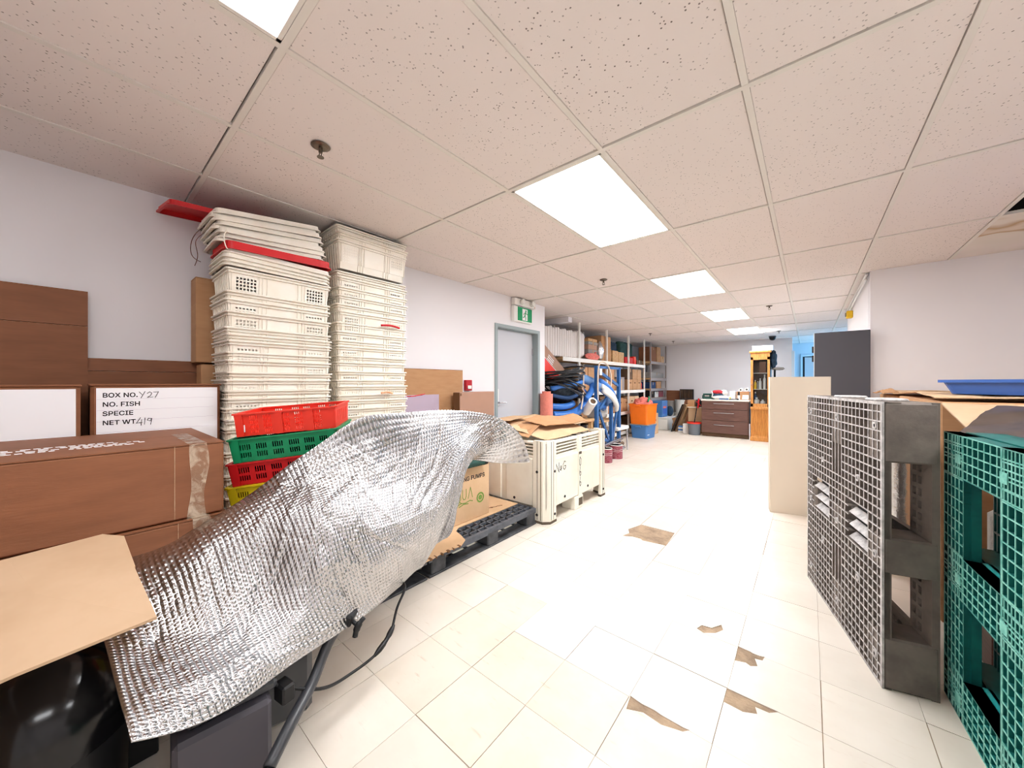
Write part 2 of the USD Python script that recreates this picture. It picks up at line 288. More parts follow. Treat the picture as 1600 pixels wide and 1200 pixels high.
struct('trim_3', bx(X_REC, X_L-0.14, 5.5, 5.62, CEIL-0.09, CEIL), 'wall_paint')

# floor: subfloor + tiles of 305 mm, joints open, some broken
fl = struct('floor', bx(X_REC-0.1, X_R+0.1, Y_BACK-0.1, Y_END+0.1, -0.06, -0.0035), 'subfloor')
FX, FY, TS = -0.571, 2.361, 0.3048
broken = [Polygon([(-1.176, 3.272), (-0.889, 3.272), (-0.874, 2.975), (-1.05, 2.95), (-1.10, 2.99), (-1.215, 2.93), (-1.19, 3.02), (-1.23, 3.10)]),
          Polygon([(-0.268, 2.066), (-0.215, 2.062), (-0.20, 2.05), (-0.160, 2.064), (-0.166, 2.03), (-0.195, 2.02), (-0.18, 1.975), (-0.205, 1.955), (-0.225, 1.965), (-0.266, 1.948)]),
          Polygon([(-0.268, 1.752), (-0.19, 1.750), (-0.09, 1.754), (-0.12, 1.725), (-0.165, 1.722), (-0.155, 1.69), (-0.20, 1.665), (-0.267, 1.668)]),
          Polygon([(-0.568, 1.455), (-0.52, 1.448), (-0.47, 1.452), (-0.40, 1.440), (-0.34, 1.452), (-0.36, 1.428), (-0.43, 1.405), (-0.50, 1.412), (-0.558, 1.385)]),
          Polygon([(-0.455, 2.075), (-0.42, 2.06), (-0.37, 2.10), (-0.345, 2.15), (-0.36, 2.19), (-0.395, 2.13), (-0.44, 2.12)])]
white_zone = Polygon([(-1.49, 1.76), (-1.49, 2.66), (-0.88, 2.68), (-0.86, 2.36), (-0.575, 2.36), (-0.575, 1.46), (-1.17, 1.46), (-1.17, 1.76)])
white2 = sbox(-0.9, 2.96, -0.27, 3.6); dirty = shapely.union_all([sbox(-1.5, 0.8, -0.55, 1.75), sbox(-0.57, 1.0, -0.25, 1.47), sbox(-0.57, 2.0, -0.25, 2.37)])
rng = np.random.default_rng(3); far = MB(); ntile = 0
for i in range(-14, 12):
    for j in range(-14, 40):
        x0, y0 = FX + i*TS, FY + j*TS
        if x0 > X_R or x0 < X_REC-0.2 or y0 < Y_BACK-0.3 or y0 > Y_END: continue
        g = np.where(rng.uniform(size=4) < 0.22, rng.uniform(0.0014, 0.0026, 4), rng.uniform(0.0004, 0.0010, 4)); dz = rng.uniform(-0.0006, 0.0004)
        a, b, c, d = x0+g[0], x0+TS-g[1], y0+g[2], y0+TS-g[3]; cx, cy = (a+b)/2, (c+d)/2
        near = (-2.1 < cx < 0.75 and 0.35 < cy < 5.6)
        if not near or ntile >= 290:
            far.box(a, b, c, d, -0.0034, 0.0 + dz); continue
        p = sbox(a, c, b, d)
        for q in broken: p = p.difference(q) if p.intersects(q) else p
        mname = 'floor_tile_white' if (white_zone.contains(shapely.Point(cx, cy)) or white2.contains(shapely.Point(cx, cy))) else 'floor_tile_dirty' if dirty.contains(shapely.Point(cx, cy)) else 'floor_tile'
        if getattr(p, 'geoms', None): p = max(p.geoms, key=lambda t: t.area)
        me = xf(prism(p, 0.0034 + dz), T(0, 0, -0.0034)) if len(p.exterior.coords) > 5 else bx(a, b, c, d, -0.0034, dz)
        part(fl, 'floor_tile', me, mname); ntile += 1
part(fl, 'outer_floor_tiles', far.get(), 'floor_tile', kind='stuff')

# ceiling: lay-in tiles on a white grid
GX, GY, TW, TL = -0.1923, 1.6747, 0.6096, 1.2192
ce = struct('ceiling', bx(X_REC-0.1, X_R+0.1, Y_BACK-0.1, Y_END+0.1, CEIL+0.35, CEIL+0.4), 'plenum')
light_cells = [(-2, 0), (-2, 2), (-2, 4), (-2, 6), (-2, -2), (2, -2), (2, 0)]
hole_cell = (1, 1)
gm = MB()
for j in range(-8, 6):
    x = GX + j*TW
    if X_REC < x < X_R: gm.box(x-0.012, x+0.012, Y_BACK, Y_END, CEIL-0.001, CEIL+0.02)
for i in range(-4, 11):
    y = GY + i*TL
    if Y_BACK < y < Y_END: gm.box(X_REC, X_R, y-0.012, y+0.012, CEIL-0.0015, CEIL+0.0195)
part(ce, 'ceiling_grid', gm.get(), 'grid_white', label='white metal ceiling grid')
rng = np.random.default_rng(5)
for j in range(-8, 5):
    for i in range(-4, 10):
        x0, y0 = GX + j*TW, GY + i*TL
        a, b, c, d = max(x0, X_REC), min(x0+TW, X_R), max(y0, Y_BACK), min(y0+TL, Y_END)
        if b-a < 0.05 or d-c < 0.05 or (j, i) in light_cells or (j, i) == (2, 1): continue
        dz = rng.uniform(0.0015, 0.005)
        part(ce, 'ceiling_tile', bx(a+0.0105, b-0.0150, c+0.0125, d-0.0175, CEIL+dz, CEIL+dz+0.015, 0.003), 'stained_tile' if (j, i) == (2, 2) else 'ceiling_tile', label='water-stained ceiling tile' if (j, i) == (2, 2) else None)
t = thing('roof_joist', 'dark timber joist seen through the gap of the missing ceiling tile', 'joist', (1.2, 3.5, 0))
part(t, 'beam', bx(-0.2, 0.9, -0.55, -0.5, CEIL+0.12, CEIL+0.3), 'wood_dark'); part(t, 'conduit', tube([(-0.2, 0.12, CEIL+0.16), (0.9, 0.1, CEIL+0.16)], 0.02), 'chrome', smooth=True)

where = ['largest and nearest', 'second nearest', 'third from the front', 'farthest']
where += ['one left of and behind the camera', 'one right of and behind the camera', 'one above the teal pallet at the right']
for k, (j, i) in enumerate(light_cells):
    x0, y0 = GX + j*TW, GY + i*TL
    t = thing('ceiling_light', ('flat white LED ceiling panel, the %s of the row' if k < 4 else 'flat white LED ceiling panel, %s') % where[k], 'light', (x0+TW/2, y0+TL/2, CEIL), group='LED panels in the ceiling')
    W, L = TW/2-0.013, TL/2-0.013; f = MB()
    for q in ((-W, -W+0.014, -L, L), (W-0.014, W, -L, L), (-W, W, -L, -L+0.014), (-W, W, L-0.014, L)): f.box(*q, 0.0, 0.02)
    part(t, 'frame', f.get(), 'grid_white'); part(t, 'diffuser', bx(-W+0.012, W-0.012, -L+0.012, L-0.012, 0.004, 0.012), 'lamp_%d' % k)

def sprinkler(x, y, label):
    t = thing('sprinkler', label, 'sprinkler', (x, y, CEIL), group='fire sprinklers in the ceiling')
    part(t, 'escutcheon', lathe([(0.0, 0.0), (0.04, 0.0), (0.043, -0.004), (0.032, -0.010), (0.026, -0.012), (0.0, -0.012)], 24), 'bronze', smooth=40)
    m = MB(); m.add(cyl(0.009, 0.022, 12, z0=-0.034)); m.add(tube(smooth_path([(0.008, 0, -0.03), (0.014, 0, -0.042), (0.004, 0, -0.055)], 4), 0.0022, 6)); m.add(tube(smooth_path([(-0.008, 0, -0.03), (-0.014, 0, -0.042), (-0.004, 0, -0.055)], 4), 0.0022, 6))
    part(t, 'frame', m.get(), 'bronze', smooth=40); part(t, 'deflector', cyl(0.016, 0.002, 16, z0=-0.058), 'bronze'); return t
sp = sprinkler(-1.85, 0.76, 'bronze fire sprinkler head above the white crate stacks, nearest of all')
for x, y, l in ((-1.788, 3.785, 'small fire sprinkler head beside the nearest LED panel, above the cream bin'), (-2.886, 8.613, 'small fire sprinkler head in front of the shelves'),
                (-0.462, 6.679, 'small fire sprinkler head right of the second LED panel'), (-0.519, 10.03, 'small fire sprinkler head near the black dome camera'), (-2.922, 10.61, 'small fire sprinkler head in the far left corner')):
    dup(sp, l, (x, y, CEIL))

# green exit door
d1 = thing('door_1', 'light grey steel exit door in a grey-green frame', 'door', (X_L, 3.9175, 0), kind='structure')
f = MB()
for y0, y1 in ((-0.4975, -0.4475), (0.4475, 0.4975)): f.box(-0.14, 0.012, y0, y1, 0, 2.065)
f.box(-0.14, 0.012, -0.4475, 0.4475, 2.02, 2.065); f.box(-0.105, -0.09, -0.4475, 0.4475, 1.99, 2.02)
part(d1, 'frame', f.get(), 'frame_grey'); part(d1, 'leaf', bx(-0.13, -0.088, -0.445, 0.445, 0.008, 2.015, 0.003), 'door_grey')
h = part(d1, 'lock_plate', bx(-0.088, -0.072, -0.405, -0.33, 0.98, 1.21, 0.006), 'white_plastic')
m = MB(); m.add(tube([(-0.075, -0.37, 1.03), (-0.02, -0.37, 1.03)], 0.014, 12)); m.add(tube(smooth_path([(-0.022, -0.372, 1.03), (-0.018, -0.34, 1.03), (-0.02, -0.25, 1.028)], 5), 0.011, 10)); part(h, 'lever', m.get(), 'chrome', smooth=40)
part(d1, 'hinge', bx(-0.09, -0.07, 0.43, 0.4475, 1.70, 1.80), 'chrome'); part(d1, 'hinge', bx(-0.09, -0.07, 0.43, 0.4475, 0.2, 0.3), 'chrome')
d2 = thing('door_2', 'pale blue lit door at the end of the far passage', 'door', (0.305, Y_END, 0), kind='structure')
f = MB(); f.box(-0.49, -0.445, -0.03, 0.1, 0, 2.06); f.box(0.445, 0.49, -0.03, 0.1, 0, 2.06); f.box(-0.49, 0.49, -0.03, 0.1, 2.06, 2.12); part(d2, 'frame', f.get(), 'wall_corridor_paint')
part(d2, 'leaf', bx(-0.40, 0.44, 0.02, 0.06, 0.01, 2.04), 'door_grey'); part(d2, 'hinge_gap', bx(-0.443, -0.402, 0.05, 0.06, 0.01, 2.04), 'black'); part(d2, 'knob', xf(cyl(0.03, 0.06, 14), T(0.36, 0.02, 1.0, rx=90)), 'chrome', smooth=40)

# exit sign, pull station, camera, wall box
t = thing('exit_sign', 'white exit box with green running-man panel above the grey door', 'exit sign', (X_L, 3.985, 2.13))
part(t, 'housing', bx(0, 0.055, -0.235, 0.19, 0.0, 0.215, 0.008), 'white_plastic'); part(t, 'lamp_box', bx(0, 0.075, -0.235, 0.245, 0.222, 0.318, 0.008), 'white_plastic')
part(t, 'sign_face', bx(0.055, 0.058, -0.155, 0.165, 0.02, 0.205), 'green_sign', label='green running-man panel'); part(t, 'doorway', bx(0.058, 0.0595, -0.055, 0.06, 0.03, 0.19), 'print_white')
m = MB(); m.add(xf(cyl(0.013, 0.0012, 14), T(0.0595, 0.022, 0.165, ry=90)))
for a, b, w in (((0.018, 0.148), (0.0, 0.10), 0.018), ((0.016, 0.142), (-0.025, 0.125), 0.008), ((-0.025, 0.125), (-0.03, 0.105), 0.008), ((0.016, 0.142), (0.045, 0.12), 0.008), ((0.045, 0.12), (0.06, 0.125), 0.008),
                ((0.0, 0.10), (0.02, 0.07), 0.012), ((0.02, 0.07), (0.015, 0.04), 0.010), ((0.0, 0.10), (-0.02, 0.075), 0.012), ((-0.02, 0.075), (-0.045, 0.072), 0.010)):
    q = ribbons([[a, b]], w, 0.0012); v = q[0]; m.add((np.c_[v[:, 2]+0.0595, v[:, 0], v[:, 1]], q[1]))
part(t, 'running_figure', m.get(), 'green_sign')
for y in (-0.10, 0.12):
    q = MB(); q.add(xf(cyl(0.035, 0.05, 18), T(0.075, y, 0.268, ry=80))); q.add(xf(lathe([(0.036, 0), (0.042, 0.004), (0.036, 0.008)], 18), T(0.12, y, 0.262, ry=80))); part(t, 'lamp_head', q.get(), 'white_plastic', smooth=40)
part(t, 'test_button', bx(0.075, 0.079, 0.2, 0.215, 0.235, 0.25), 'red')
t = thing('fire_alarm_pull', 'small red fire alarm pull station on the white wall left of the grey door', 'fire alarm', (X_L, 2.932, 1.2))
part(t, 'box', bx(0, 0.045, -0.05, 0.05, 0, 0.125, 0.006), 'red_paint'); part(t, 'handle', bx(0.045, 0.055, -0.03, 0.03, 0.02, 0.06, 0.004), 'white_plastic')
t = thing('dome_camera', 'black dome camera under the ceiling above the oak display cabinet', 'camera', (-0.70, 11.05, CEIL))
part(t, 'base', cyl(0.075, 0.03, 24, z0=-0.03), 'dark_metal', smooth=40); part(t, 'dome', lathe([(0.068, -0.03), (0.066, -0.06), (0.05, -0.09), (0.025, -0.105), (0.0, -0.108)], 24), 'black_gloss', smooth=True)
t = thing('wall_sounder', 'small yellowed box with two lamps high on the right wall end', 'alarm box', (X_JOG, 7.2, 2.24))
part(t, 'box', bx(-0.07, 0, -0.06, 0.06, 0, 0.1, 0.008), 'yellow'); part(t, 'lens', bx(-0.085, -0.07, -0.04, 0.02, 0.02, 0.075, 0.006), 'bronze')
# ------------------------------------------------------------------ cartons
def carton(name, label, dims, loc, rz=0.0, m='card', group=None, tape=True, flaps=True, cat='box'):
    """dims (x, y, z); local origin at the centre of the base."""
    X, Y, Z = dims; t = thing(name, label, cat, loc, rz, group)
    part(t, 'body', bx(-X/2, X/2, -Y/2, Y/2, 0, Z-0.004*flaps, 0.004), m)
    if flaps:
        part(t, 'flap', bx(-X/2, X/2, -Y/2, -0.003, Z-0.004, Z), m); part(t, 'flap', bx(-X/2, X/2, 0.003, Y/2, Z-0.004, Z), m)
    if tape:
        q = MB(); q.box(-X/2-0.001, X/2+0.001, -0.025, 0.025, Z-0.001, Z+0.001); q.box(X/2, X/2+0.001, -0.025, 0.025, Z-0.08, Z); q.box(-X/2-0.001, -X/2, -0.025, 0.025, Z-0.08, Z)
        part(t, 'tape', q.get(), 'tape')
    return t
def on_face_x(mesh, x, y, z):
    """Lettering made in xy, put on a wall facing +x: reads along +y, upright along z."""
    v, f, _ = meshkit.arrays(mesh); return (np.c_[v[:, 2] + x, v[:, 0] + y, v[:, 1] + z], f)

# long brown cartons, front left
def long_carton(label, z0, z1, x1, y0, y1, printed):
    t = thing('long_carton', label, 'box', ((x1-2.54)/2, (y0+y1)/2, z0)); X, Y, Z = x1+2.54, y1-y0, z1-z0
    part(t, 'body', bx(-X/2, X/2, -Y/2, Y/2, 0, Z-0.004, 0.006), 'card_dark')
    part(t, 'flap', bx(-X/2, -0.002, -Y/2, Y/2, Z-0.004, Z), 'card_dark'); part(t, 'flap', bx(0.002, X/2, -Y/2, Y/2, Z-0.004, Z), 'card_dark')
    yt = Y/2 - 0.082
    q = MB(); g = []
    for k, s in enumerate(np.linspace(0, 1, 30)):
        z = Z*1.0 - s*(Z+0.06 if printed else 0.16); w = 0.026 + 0.003*math.sin(9*s)
        g.append([(X/2+0.0025+0.0015*math.sin(23*s+k), yt-w+0.005*math.sin(5*s), z), (X/2+0.003, yt, z), (X/2+0.0025+0.002*math.sin(31*s), yt+w+0.006*math.sin(7*s), z)])
    q.add(sheet(g, 0.0008)); q.add(bx(-X/2*0.2, X/2+0.003, yt-0.027, yt+0.027, Z, Z+0.001))
    part(t, 'tape', q.get(), 'clear_tape', label='crinkled clear packing tape')
    q = MB()
    for yy in (-Y/2+0.62, Y/2-0.15): q.box(X/2, X/2+0.0012, yy, yy+0.0015, 0.005, Z-0.004)
    part(t, 'crease', q.get(), 'tape')
    if printed:
        rr = np.random.default_rng(2); q = MB()
        for r in range(4):
            y = -Y/2
            while y < Y/2 - 0.20 - (0.05 if r in (0, 3) else 0.0) - 0.02*r:
                w = rr.uniform(0.012, 0.026)
                if rr.uniform() > 0.16: q.add(xf(prism(Polygon([(0, 0), (0.018, 0.001), (0.021, w*0.4), (0.017, w), (0.003, w*0.95), (-0.001, w*0.5)]).difference(sbox(0.005, w*0.3, 0.013, w*0.7)), 0.0008), T(X/2-0.20-0.036*r, y, Z)))
                y += w + 0.005
        part(t, 'print', q.get(), 'print_white', label='rows of white block print, seen upside down')
    return t
long_carton('long dark brown carton with crinkled clear tape and white print on its top', 0.766, 1.052, -1.86, -0.80, 0.384, True)
long_carton('brown carton under the taped long carton, tape hanging over its edge', 0.440, 0.762, -1.845, -0.80, 0.392, False)
carton('carton', 'lowest brown carton under the two long cartons', (0.62, 1.1, 0.29), (-2.22, -0.20, 0.148), m='card_dark')

def fish_carton(label, y0, y1, z0, z1, lines, hand):
    t = thing('fish_carton', label, 'box', (-2.78, (y0+y1)/2, z0)); Y, Z = y1-y0, z1-z0
    part(t, 'body', bx(-0.22, 0.22, -Y/2, Y/2, 0, Z, 0.012), 'card_dark')
    lid = MB(); lid.add(bx(-0.224, 0.224, -Y/2-0.004, Y/2+0.004, Z-0.008, Z+0.002, 0.003)); part(t, 'lid', lid.get(), 'card_dark')
    part(t, 'white_panel', bx(0.22, 0.2215, -Y/2+0.018, Y/2-0.014, 0.0, Z-0.018), 'print_white', label='white printed front panel')
    q = MB()
    for k in range(4): q.box(0.2215, 0.222, -Y/2+0.02, Y/2-0.03, Z-0.072-0.052*k, Z-0.0713-0.052*k)
    if lines: part(t, 'ruled_line', q.get(), 'mauve_box')
    if lines:
        q = MB()
        for k, s in enumerate(lines): q.add(on_face_x(meshkit.text_mesh(s, 0.0205, 0.0008, True), 0.2216, -Y/2+0.036, Z-0.062-0.0435*k))
        part(t, 'print', q.get(), 'ink', label='printed BOX NO., NO. FISH, SPECIE, NET WT')
    if hand: part(t, 'handwriting', on_face_x(ribbons(hand, 0.0022, 0.0008), 0.2218, -Y/2, Z), 'ink', label='marker handwriting Y27 and 419')
    return t
fish_carton('brown carton with white front printed BOX NO., NO. FISH, SPECIE', 0.036, 0.512, 0.90, 1.285, ['BOX NO.', 'NO. FISH', 'SPECIE', 'NET WT'],
    [[(0.158, -0.038), (0.168, -0.052)], [(0.178, -0.036), (0.164, -0.068)], [(0.186, -0.046), (0.194, -0.038), (0.202, -0.044), (0.198, -0.056), (0.186, -0.066), (0.206, -0.064)], [(0.208, -0.040), (0.226, -0.038), (0.214, -0.068)],
     [(0.162, -0.166), (0.148, -0.192), (0.168, -0.190)], [(0.166, -0.176), (0.164, -0.204)], [(0.178, -0.168), (0.176, -0.200)], [(0.20, -0.172), (0.190, -0.170), (0.186, -0.180), (0.196, -0.184), (0.202, -0.172), (0.198, -0.202)]])
fish_carton('brown carton with blank white front at the left edge, beside the BOX NO. carton', -0.53, 0.008, 0.90, 1.282, [], [])
carton('carton', 'brown carton stack base under the BOX NO. carton', (0.46, 0.48, 0.75), (-2.79, 0.27, 0.148), m='card_dark', flaps=False)
carton('carton', 'brown carton stack base under the blank white-fronted carton', (0.46, 0.53, 0.75), (-2.79, -0.27, 0.148), m='card_dark', flaps=False)

t = thing('cardboard_sheet', 'tall brown cardboard sheet leaning on the left wall, creased near its top', 'cardboard', (-3.08, -0.35, 0.148))
part(t, 'lower_panel', bx(-0.006, 0.006, -0.50, 0.385, 0, 1.455), 'card_dark'); part(t, 'upper_panel', xf(bx(-0.006, 0.006, -0.50, 0.385, 0, 0.192), T(0, 0, 1.457, ry=-3)), 'card_dark')
t = thing('cardboard_sheet', 'low brown cardboard strip on the wall behind the BOX NO. carton', 'cardboard', (-3.085, 0.24, 0.148))
part(t, 'lower_panel', bx(-0.005, 0.005, -0.205, 0.36, 0, 1.21), 'card_dark'); part(t, 'upper_panel', xf(bx(-0.005, 0.005, -0.205, 0.36, 0, 0.07), T(0, 0, 1.212, ry=-4)), 'card_dark')
carton('carton', 'upright brown carton wedged behind the left crate stack, upper one', (0.15, 0.40, 0.53), (-3.0, 0.665, 1.42), m='card', tape=False)
carton('carton', 'brown carton behind the left crate stack, under the upright one', (0.14, 0.36, 1.26), (-2.995, 0.67, 0.148), m='card', tape=False, flaps=False)

# ------------------------------------------------------------------ nestable perforated crates
def side_panel(Lb, Lt, H, holes, th):
    """Trapezoid side panel in (u, v) with rectangular holes, extruded th."""
    p = Polygon([(-Lb/2, 0), (Lb/2, 0), (Lt/2, H), (-Lt/2, H)])
    hs = shapely.union_all([sbox(*h) for h in holes]) if holes else None
    return prism(p.difference(hs) if hs is not None else p, th)
def place_side(m, side, Wb, Wt, H):
    """Maps panel (u, v, thickness outwards) to the box side: 0 +y, 1 -y, 2 +x, 3 -x."""
    v, f = m; o = Wb/2 + (Wt-Wb)/2 * v[:, 1]/H + v[:, 2]
    if side == 0: return (np.c_[-v[:, 0], o, v[:, 1]], f)
    if side == 1: return (np.c_[v[:, 0], -o, v[:, 1]], f)
    if side == 2: return (np.c_[o, v[:, 0], v[:, 1]], f)
    return (np.c_[-o, -v[:, 0], v[:, 1]], f)
def ring(L, W, w, z0, z1):
    a = sbox(-L/2, -W/2, L/2, W/2).buffer(0.02, quad_segs=3).buffer(-0.02, quad_segs=3)
    a = Polygon(sbox(-L/2+0.02, -W/2+0.02, L/2-0.02, W/2-0.02).buffer(0.02, quad_segs=3).exterior)
    return xf(prism(a.difference(a.buffer(-w)), z1-z0), T(0, 0, z0))

CL, CW, CH_ = 0.56, 0.345, 0.205
def lug_crate(label, loc, rz):
    t = thing('lug_crate', label, 'crate', loc, rz, 'nested white plastic crates')
    Lb, Wb = CL-0.045, CW-0.045; holes = []
    for gx in (-0.188, 0.188):
        for i in range(6):
            for j in range(6): holes.append((gx-0.050+i*0.0172, 0.05+j*0.0195, gx-0.050+i*0.0172+0.0105, 0.05+j*0.0195+0.012))
    b = MB(); lp = side_panel(Lb, CL-0.012, CH_, holes, 0.0025)
    for s in (0, 1): b.add(place_side(lp, s, Wb, CW-0.012, CH_))
    eh = [(gx-0.004, 0.05, gx+0.004, 0.15) for gx in (-0.09, -0.075, 0.075, 0.09)]
    ep = side_panel(Wb, CW-0.012, CH_, eh, 0.0025)
    for s in (2, 3): b.add(place_side(ep, s, Lb, CL-0.012, CH_))
    b.box(-Lb/2, Lb/2, -Wb/2, Wb/2, 0, 0.004)
    part(t, 'body', b.get(), 'crate_white')
    r = MB(); r.add(ring(CL+0.020, CW+0.020, 0.020, CH_-0.009, CH_)); r.add(ring(CL+0.012, CW+0.012, 0.013, CH_-0.026, CH_-0.021)); part(t, 'rim', r.get(), 'crate_white')
    q = MB()
    for u in (-0.258, -0.125, -0.108, -0.085, 0.085, 0.108, 0.125, 0.258):
        rb = side_panel(0.004, 0.004, CH_-0.02, [], 0.006); rb = (rb[0] + (u, 0, 0), rb[1])
        for s in (0, 1): q.add(place_side(rb, s, Wb+0.004, CW-0.010, CH_))
    for u in np.linspace(-0.14, 0.14, 9):
        rb = side_panel(0.004, 0.004, CH_-0.02, [], 0.006); rb = (rb[0] + (u, 0, 0), rb[1])
        for s in (2, 3): q.add(place_side(rb, s, Lb+0.004, CL-0.010, CH_))
    part(t, 'rib', q.get(), 'crate_white', kind='stuff'); return t
Lz = [1.945, 1.815, 1.770, 1.700, 1.610, 1.572, 1.535, 1.470, 1.425, 1.355, 1.312, 1.250, 1.205, 1.150, 1.085, 1.035, 0.97, 0.90, 0.84, 0.77, 0.70, 0.64, 0.57, 0.50, 0.43, 0.36]
Rz = [2.425, 2.375, 2.325, 2.095, 2.055, 1.985, 1.925, 1.860, 1.810, 1.730, 1.665, 1.600, 1.560, 1.490, 1.445, 1.380, 1.315, 1.270, 1.205, 1.165, 1.105, 1.05, 0.99, 0.93, 0.87, 0.81, 0.74, 0.68, 0.62, 0.56, 0.50, 0.44, 0.36]
rng = np.random.default_rng(11); crate0 = None
for name, zs, x, y in (('left', Lz, -2.685, 0.815), ('right', Rz, -2.757, 1.462)):
    vis = 14 if name == 'left' else 20
    for k, z in enumerate(zs):
        if name == 'left' and k == 0: lab = 'white perforated crate at the top of the left stack, under the pile of lids'
        elif name == 'right' and k == 0: lab = 'white perforated crate touching the ceiling, topmost of the right stack'
        elif k < vis: lab = 'white perforated plastic crate, %s from the top of the %s tall stack' % (ORD[k], name)
        else: lab = 'mostly hidden white crate, %s from the top of the %s tall stack' % (ORD[k], name)
        g = 'nested white crates of the %s stack' % name
        loc = (x + rng.uniform(-0.006, 0.006), y + rng.uniform(-0.008, 0.008), z - CH_); rz = 90 + rng.uniform(-0.9, 0.9) + (180 if k % 2 else 0)
        if crate0 is None: crate0 = lug_crate(lab, loc, rz); tag(crate0, group=g)
        else: dup(crate0, lab, loc, rz, g)
for (px, y0, y1, z, cap) in ((-2.557, 1.50, 1.66, 1.738, 'red'), (-2.558, 1.50, 1.60, 1.212, 'crate_stain')):
    solo('tag_strip', 'red plastic strip caught on a rim of the right crate stack' if cap == 'red' else 'orange smear strip on a low rim of the right crate stack', 'strip', (lambda q: (q.add(tube(smooth_path([(px, y0, z), (px+0.006, (y0+y1)/2, z+0.006), (px, y1, z-0.004)], 6), 0.008, 8)), q.get())[1])(MB()), cap, smooth=True)

# pile of lids and shallow trays on the left stack
def tray_lid(label, loc, rot, m='crate_white', h=0.03):
    t = thing('tray_lid', label, 'lid', loc, rot=rot, group='lids piled on the left crate stack')
    b = MB(); base = Polygon(sbox(-CL/2+0.03, -CW/2+0.03, CL/2-0.03, CW/2-0.03).buffer(0.03, quad_segs=4).exterior)
    b.add(xf(prism(base.buffer(-0.012), 0.003), T(0, 0, h-0.003))); b.add(prism(base.difference(base.buffer(-0.003)), h)); b.add(xf(prism(base.buffer(-0.002).difference(base.buffer(-0.02)), 0.003), T(0, 0, h-0.004)))
    part(t, 'panel', b.get(), m); part(t, 'rim', xf(prism(base.buffer(0.012).difference(base.buffer(-0.003)), 0.006), T(0, 0, 0)), m); return t
lid0 = tray_lid('white plastic lid lying directly on the top crate of the left stack', (-2.675, 0.80, 1.952), (0.5, 0.6, 90))
zz, pose = 1.952, [(0.022, -2.672, 0.802, 0.6), (0.020, -2.668, 0.80, 0.2), (0.024, -2.664, 0.806, -0.4)]
k = 1
for dz, x, y, a in pose:
    zz += dz; dup(lid0, 'white plastic lid, %s above the top crate of the left stack' % ORD[k], (x, y, zz), rot=(1.0, 0.5*k, 90+a), group='lids piled on the left crate stack'); k += 1
red_lid = tray_lid('bright red plastic lid sticking out of the pile of white lids', (-2.645, 0.802, 2.052), (2.2, -1.5, 90), 'crate_red', 0.045)
zz = 2.080
for q in range(8):
    zz += 0.025 + 0.004*(q == 3); dup(lid0, 'white tray lid, %s above the red lid on the left stack' % ORD[q] if q < 7 else 'topmost white tray lid of the pile on the left stack', (-2.69 - 0.004*q + 0.012*((q*7) % 3-1), 0.785 - 0.004*q + 0.008*((q*5) % 3-1), zz), rot=(1.6, -3.0 - 0.7*q, 90 + ((q*37) % 5 - 2)*0.8), group='lids piled on the left crate stack')
tray_lid('dark red tray lid tilted behind the lid pile, touching ceiling and wall', (-2.93, 0.60, 2.335), (8, -4, 92), 'crate_red', 0.03)
solo('string', 'thin dark string loops hanging at the left end of the lid pile', 'string', (lambda q: (q.add(tube(smooth_path([(-2.80, 0.49, 2.24), (-2.86, 0.44, 2.16), (-2.87, 0.44, 2.06), (-2.82, 0.47, 2.02)], 8), 0.0022, 6)), q.add(tube(smooth_path([(-2.79, 0.49, 2.20), (-2.83, 0.45, 2.14), (-2.81, 0.455, 2.06), (-2.86, 0.45, 2.00)], 8), 0.002, 6)), q.get())[2])(MB()), 'string', smooth=True)
solo('wire_clip', 'white wire clip hooked over the corner of the red lid', 'clip', tube(smooth_path([(-2.47, 0.522, 2.13), (-2.462, 0.512, 2.11), (-2.458, 0.51, 2.06), (-2.465, 0.52, 2.035), (-2.49, 0.53, 2.04)], 8), 0.003, 6), 'crate_white', smooth=True)

# coloured baskets, tilted stack
def basket(label, loc, rot, m, L=0.45, W=0.30, H=0.105, style=0):
    t = thing('basket', label, 'basket', loc, rot=rot, group='coloured plastic baskets'); Lb, Wb = L-0.026, W-0.026; holes = []
    cent = (-0.165, -0.10, -0.033, 0.035, 0.10, 0.165) if style else (-0.13, -0.075, 0.0, 0.055, 0.135)
    rows = ((0.02, 0.043), (0.055, 0.080)) if style else ((0.012, 0.026), (0.033, 0.047), (0.054, 0.068), (0.075, 0.092))
    for c in cent:
        for r0, r1 in rows:
            for i in range(5 if style else 4): holes.append((c-0.02+i*0.009, r0, c-0.02+i*0.009+0.0058, r1))
    b = MB(); lp = side_panel(Lb, L-0.012, H, holes, 0.003); ep = side_panel(Wb, W-0.012, H, [(c-0.003, 0.02, c+0.003, 0.08) for c in np.linspace(-0.09, 0.09, 10)], 0.003)
    for s in (0, 1): b.add(place_side(lp, s, Wb, W-0.012, H))
    for s in (2, 3): b.add(place_side(ep, s, Lb, L-0.012, H))
    b.box(-Lb/2, Lb/2, -Wb/2, Wb/2, 0, 0.004); part(t, 'body', b.get(), m)
    part(t, 'rim', ring(L+0.012, W+0.012, 0.018, H-0.006, H), m)
    for u in ((-0.19, -0.03, 0.10) if not style else (-0.2, 0.2)):
        rb = side_panel(0.03, 0.03, H-0.004, [], 0.010); rb = (rb[0] + (u, 0, 0), rb[1]); part(t, 'rib', place_side(rb, 1, Wb+0.002, W-0.012, H), m)
    return t
RB = (3.0, -4.5, 52)
b1 = basket('orange-red plastic basket with slots, top of the coloured baskets', (-1.975, 0.705, 1.068), (2.5, -4.3, 52.5), 'crate_orange_red', 0.43, 0.29, 0.105, 0)
